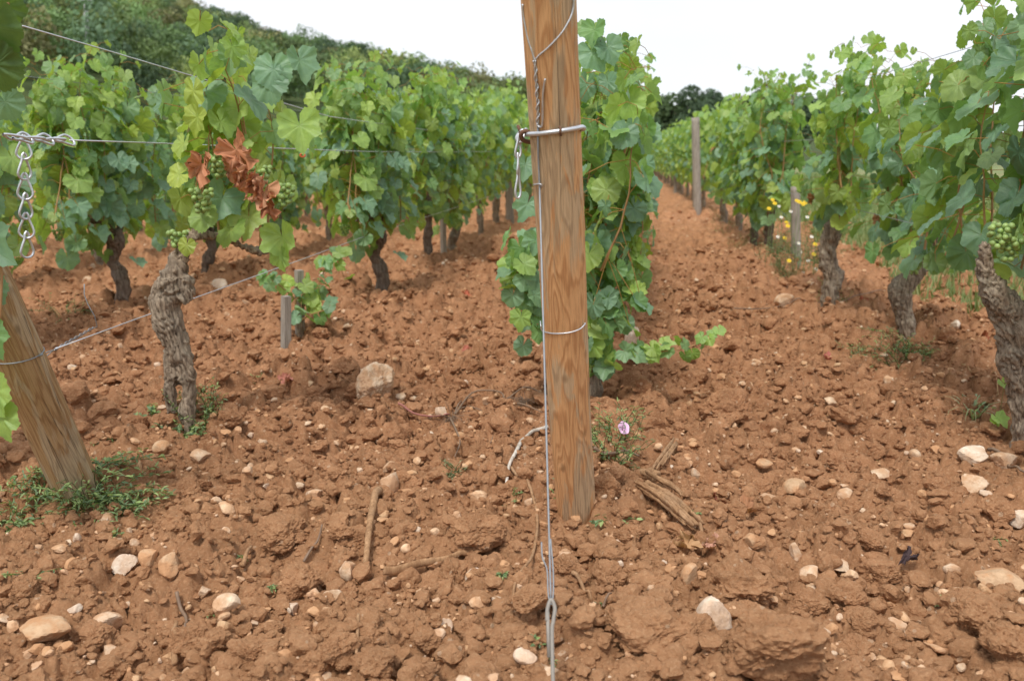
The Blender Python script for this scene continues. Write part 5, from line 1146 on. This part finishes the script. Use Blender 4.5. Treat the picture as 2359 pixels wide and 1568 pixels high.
def tree(px, ytop, Y, wpx, label, colr, seed, n=5200, ls=.085, tall=1.0, group=None, base=None, name='tree'):
    top = at(px, ytop, Y); z0 = base if base is not None else float(hill_z(top[0:1], top[1:2])[0]) if Y > 70 else hz(0, Y) - .1; z0 = min(z0, top[2] - 2); x0, y0 = top[0], top[1]; H = top[2] - z0; Rw = wpx / F * Y / 2; e = empty(name, (x0, y0, z0), label, 'tree', group)
    V, f, tn = crown_tmpl(seed, n, ls, 16, 1); ch = H * .86; V = V * (Rw / .95, Rw / .95, ch / 1.9) + (x0, y0, top[2] - ch * .52); b = Buf(); b.add(V, [f], np.array(colr) * tn[:, None]); part('crown', b, M_TREE, e)
    b = Buf(); g = np.random.default_rng(seed); tr = H * .028
    tube(b, spline([(x0, y0, z0 - .2), (x0 + .1, y0, z0 + H * .3), (x0, y0, z0 + H * .75)], 10), np.linspace(tr * 1.3, tr * .4, 10), 8)
    for k in range(6): a = k * 1.05; tube(b, spline([(x0, y0, z0 + H * (.2 + .06 * k)), (x0 + math.cos(a) * Rw * .3, y0 + math.sin(a) * Rw * .3, z0 + H * (.38 + .06 * k)), (x0 + math.cos(a) * Rw * .6, y0 + math.sin(a) * Rw * .6, z0 + H * (.5 + .06 * k))], 7), np.linspace(tr * .5, tr * .15, 7), 6)
    part('trunk', b, M_TRUNK, e); return e
for i, (px, yt, Y, w_, lb, c_) in enumerate([
    (1240, 212, 47, 190, 'dark tree seen just behind the middle post', TC[2]), (1345, 208, 50, 170, 'dark tree behind the leafy vine right of the middle post', TC[0]), (1440, 200, 46, 190, 'dark green tree, first to the right of the tall vine behind the post', TC[2]), (1530, 200, 50, 180, 'dark tree above the far end of the right hand row', TC[0]), (1600, 196, 48, 140, 'dark tree behind the tall pale post', TC[2]), (1672, 186, 52, 150, 'highest of the dark trees beyond the right hand row', TC[5]), (1762, 184, 54, 170, 'tree partly hidden by the right hand row', TC[0]), (1850, 218, 54, 170, 'low tree in the gap of the right hand row', TC[2]), (1960, 240, 56, 150, 'low tree behind the third right hand vine', TC[0]), (2090, 250, 58, 170, 'low tree behind the second right hand vine', TC[2]), (2230, 255, 60, 180, 'low tree behind the nearest right hand vine', TC[0]),
    (1480, 262, 43, 120, 'bushy dark tree low at the end of the lane', TC[2]), (1390, 260, 43, 140, 'low dark tree mostly hidden by the tall vine', TC[5]), (1575, 262, 44, 120, 'low dark tree left of the tall pale post', TC[2])]):
    tree(px, yt, Y, w_, lb, np.array(c_) * .85, 400 + i, 6000, .075)
for i, (px, yt, Y, w_, lb, c_) in enumerate([(385, -2, 150, 95, 'large dark brownish tree on the upper hillside', (.060, .070, .034)), (160, 5, 120, 110, 'olive green tree near the pole on the hill', (.11, .13, .040)), (75, 40, 110, 100, 'dull green tree at the upper left', (.075, .10, .038)), (240, 70, 105, 130, 'mid green rounded tree below the pole', (.075, .125, .035)), (330, 90, 105, 130, 'dark rounded tree above the upper wire', (.06, .10, .036)), (265, 118, 96, 170, 'broad olive tree standing in front at the foot of the hill', (.09, .12, .032)), (470, 95, 120, 120, 'grey green tree on the mid slope', (.075, .105, .042)), (560, 120, 120, 110, 'bright green tree on the mid slope', (.085, .135, .036)), (640, 125, 130, 110, 'dark green tree on the right of the slope', (.055, .09, .034)), (130, 110, 100, 120, 'dark tree above the left end of the second row', (.05, .09, .034)), (420, 130, 100, 120, 'dusky tree over the gnarled vine', (.06, .085, .034))]):
    tree(px, yt, Y * 1.55, w_, lb, np.array(c_) * 2.0, 500 + i, 6500, .05)
# concrete pole with its line fittings
P0 = at(198, 46, 118); e_ = empty('utility_pole', (P0[0], P0[1], P0[2] - 4), 'grey concrete utility pole rising from the wooded hill', 'pole'); mC, nC = mat('concrete'); nC.out(nC.pbr(nC.mix(nC.noise(nC.obj(), 2, 3), (.42, .42, .42), (.55, .55, .54)), .9))
b = Buf(); tube(b, np.array([P0 + (0, 0, -4), P0, at(198, -60, 118)]), np.array([.34, .30, .22]), 4); part('mast', b, mC, e_)
b = Buf(); a_, c_ = at(184, 0, 118), at(214, 0, 118); tube(b, np.array([a_, c_]), .09, 6); part('crossarm', b, mC, e_)
for x_ in (188, 200, 210): b = Buf(); q = at(x_, 3, 118); tube(b, np.array([q, q + (0, 0, -.2), q + (0, 0, -.5)]), .08, 8); part('insulator', b, M_WIRE, e_)
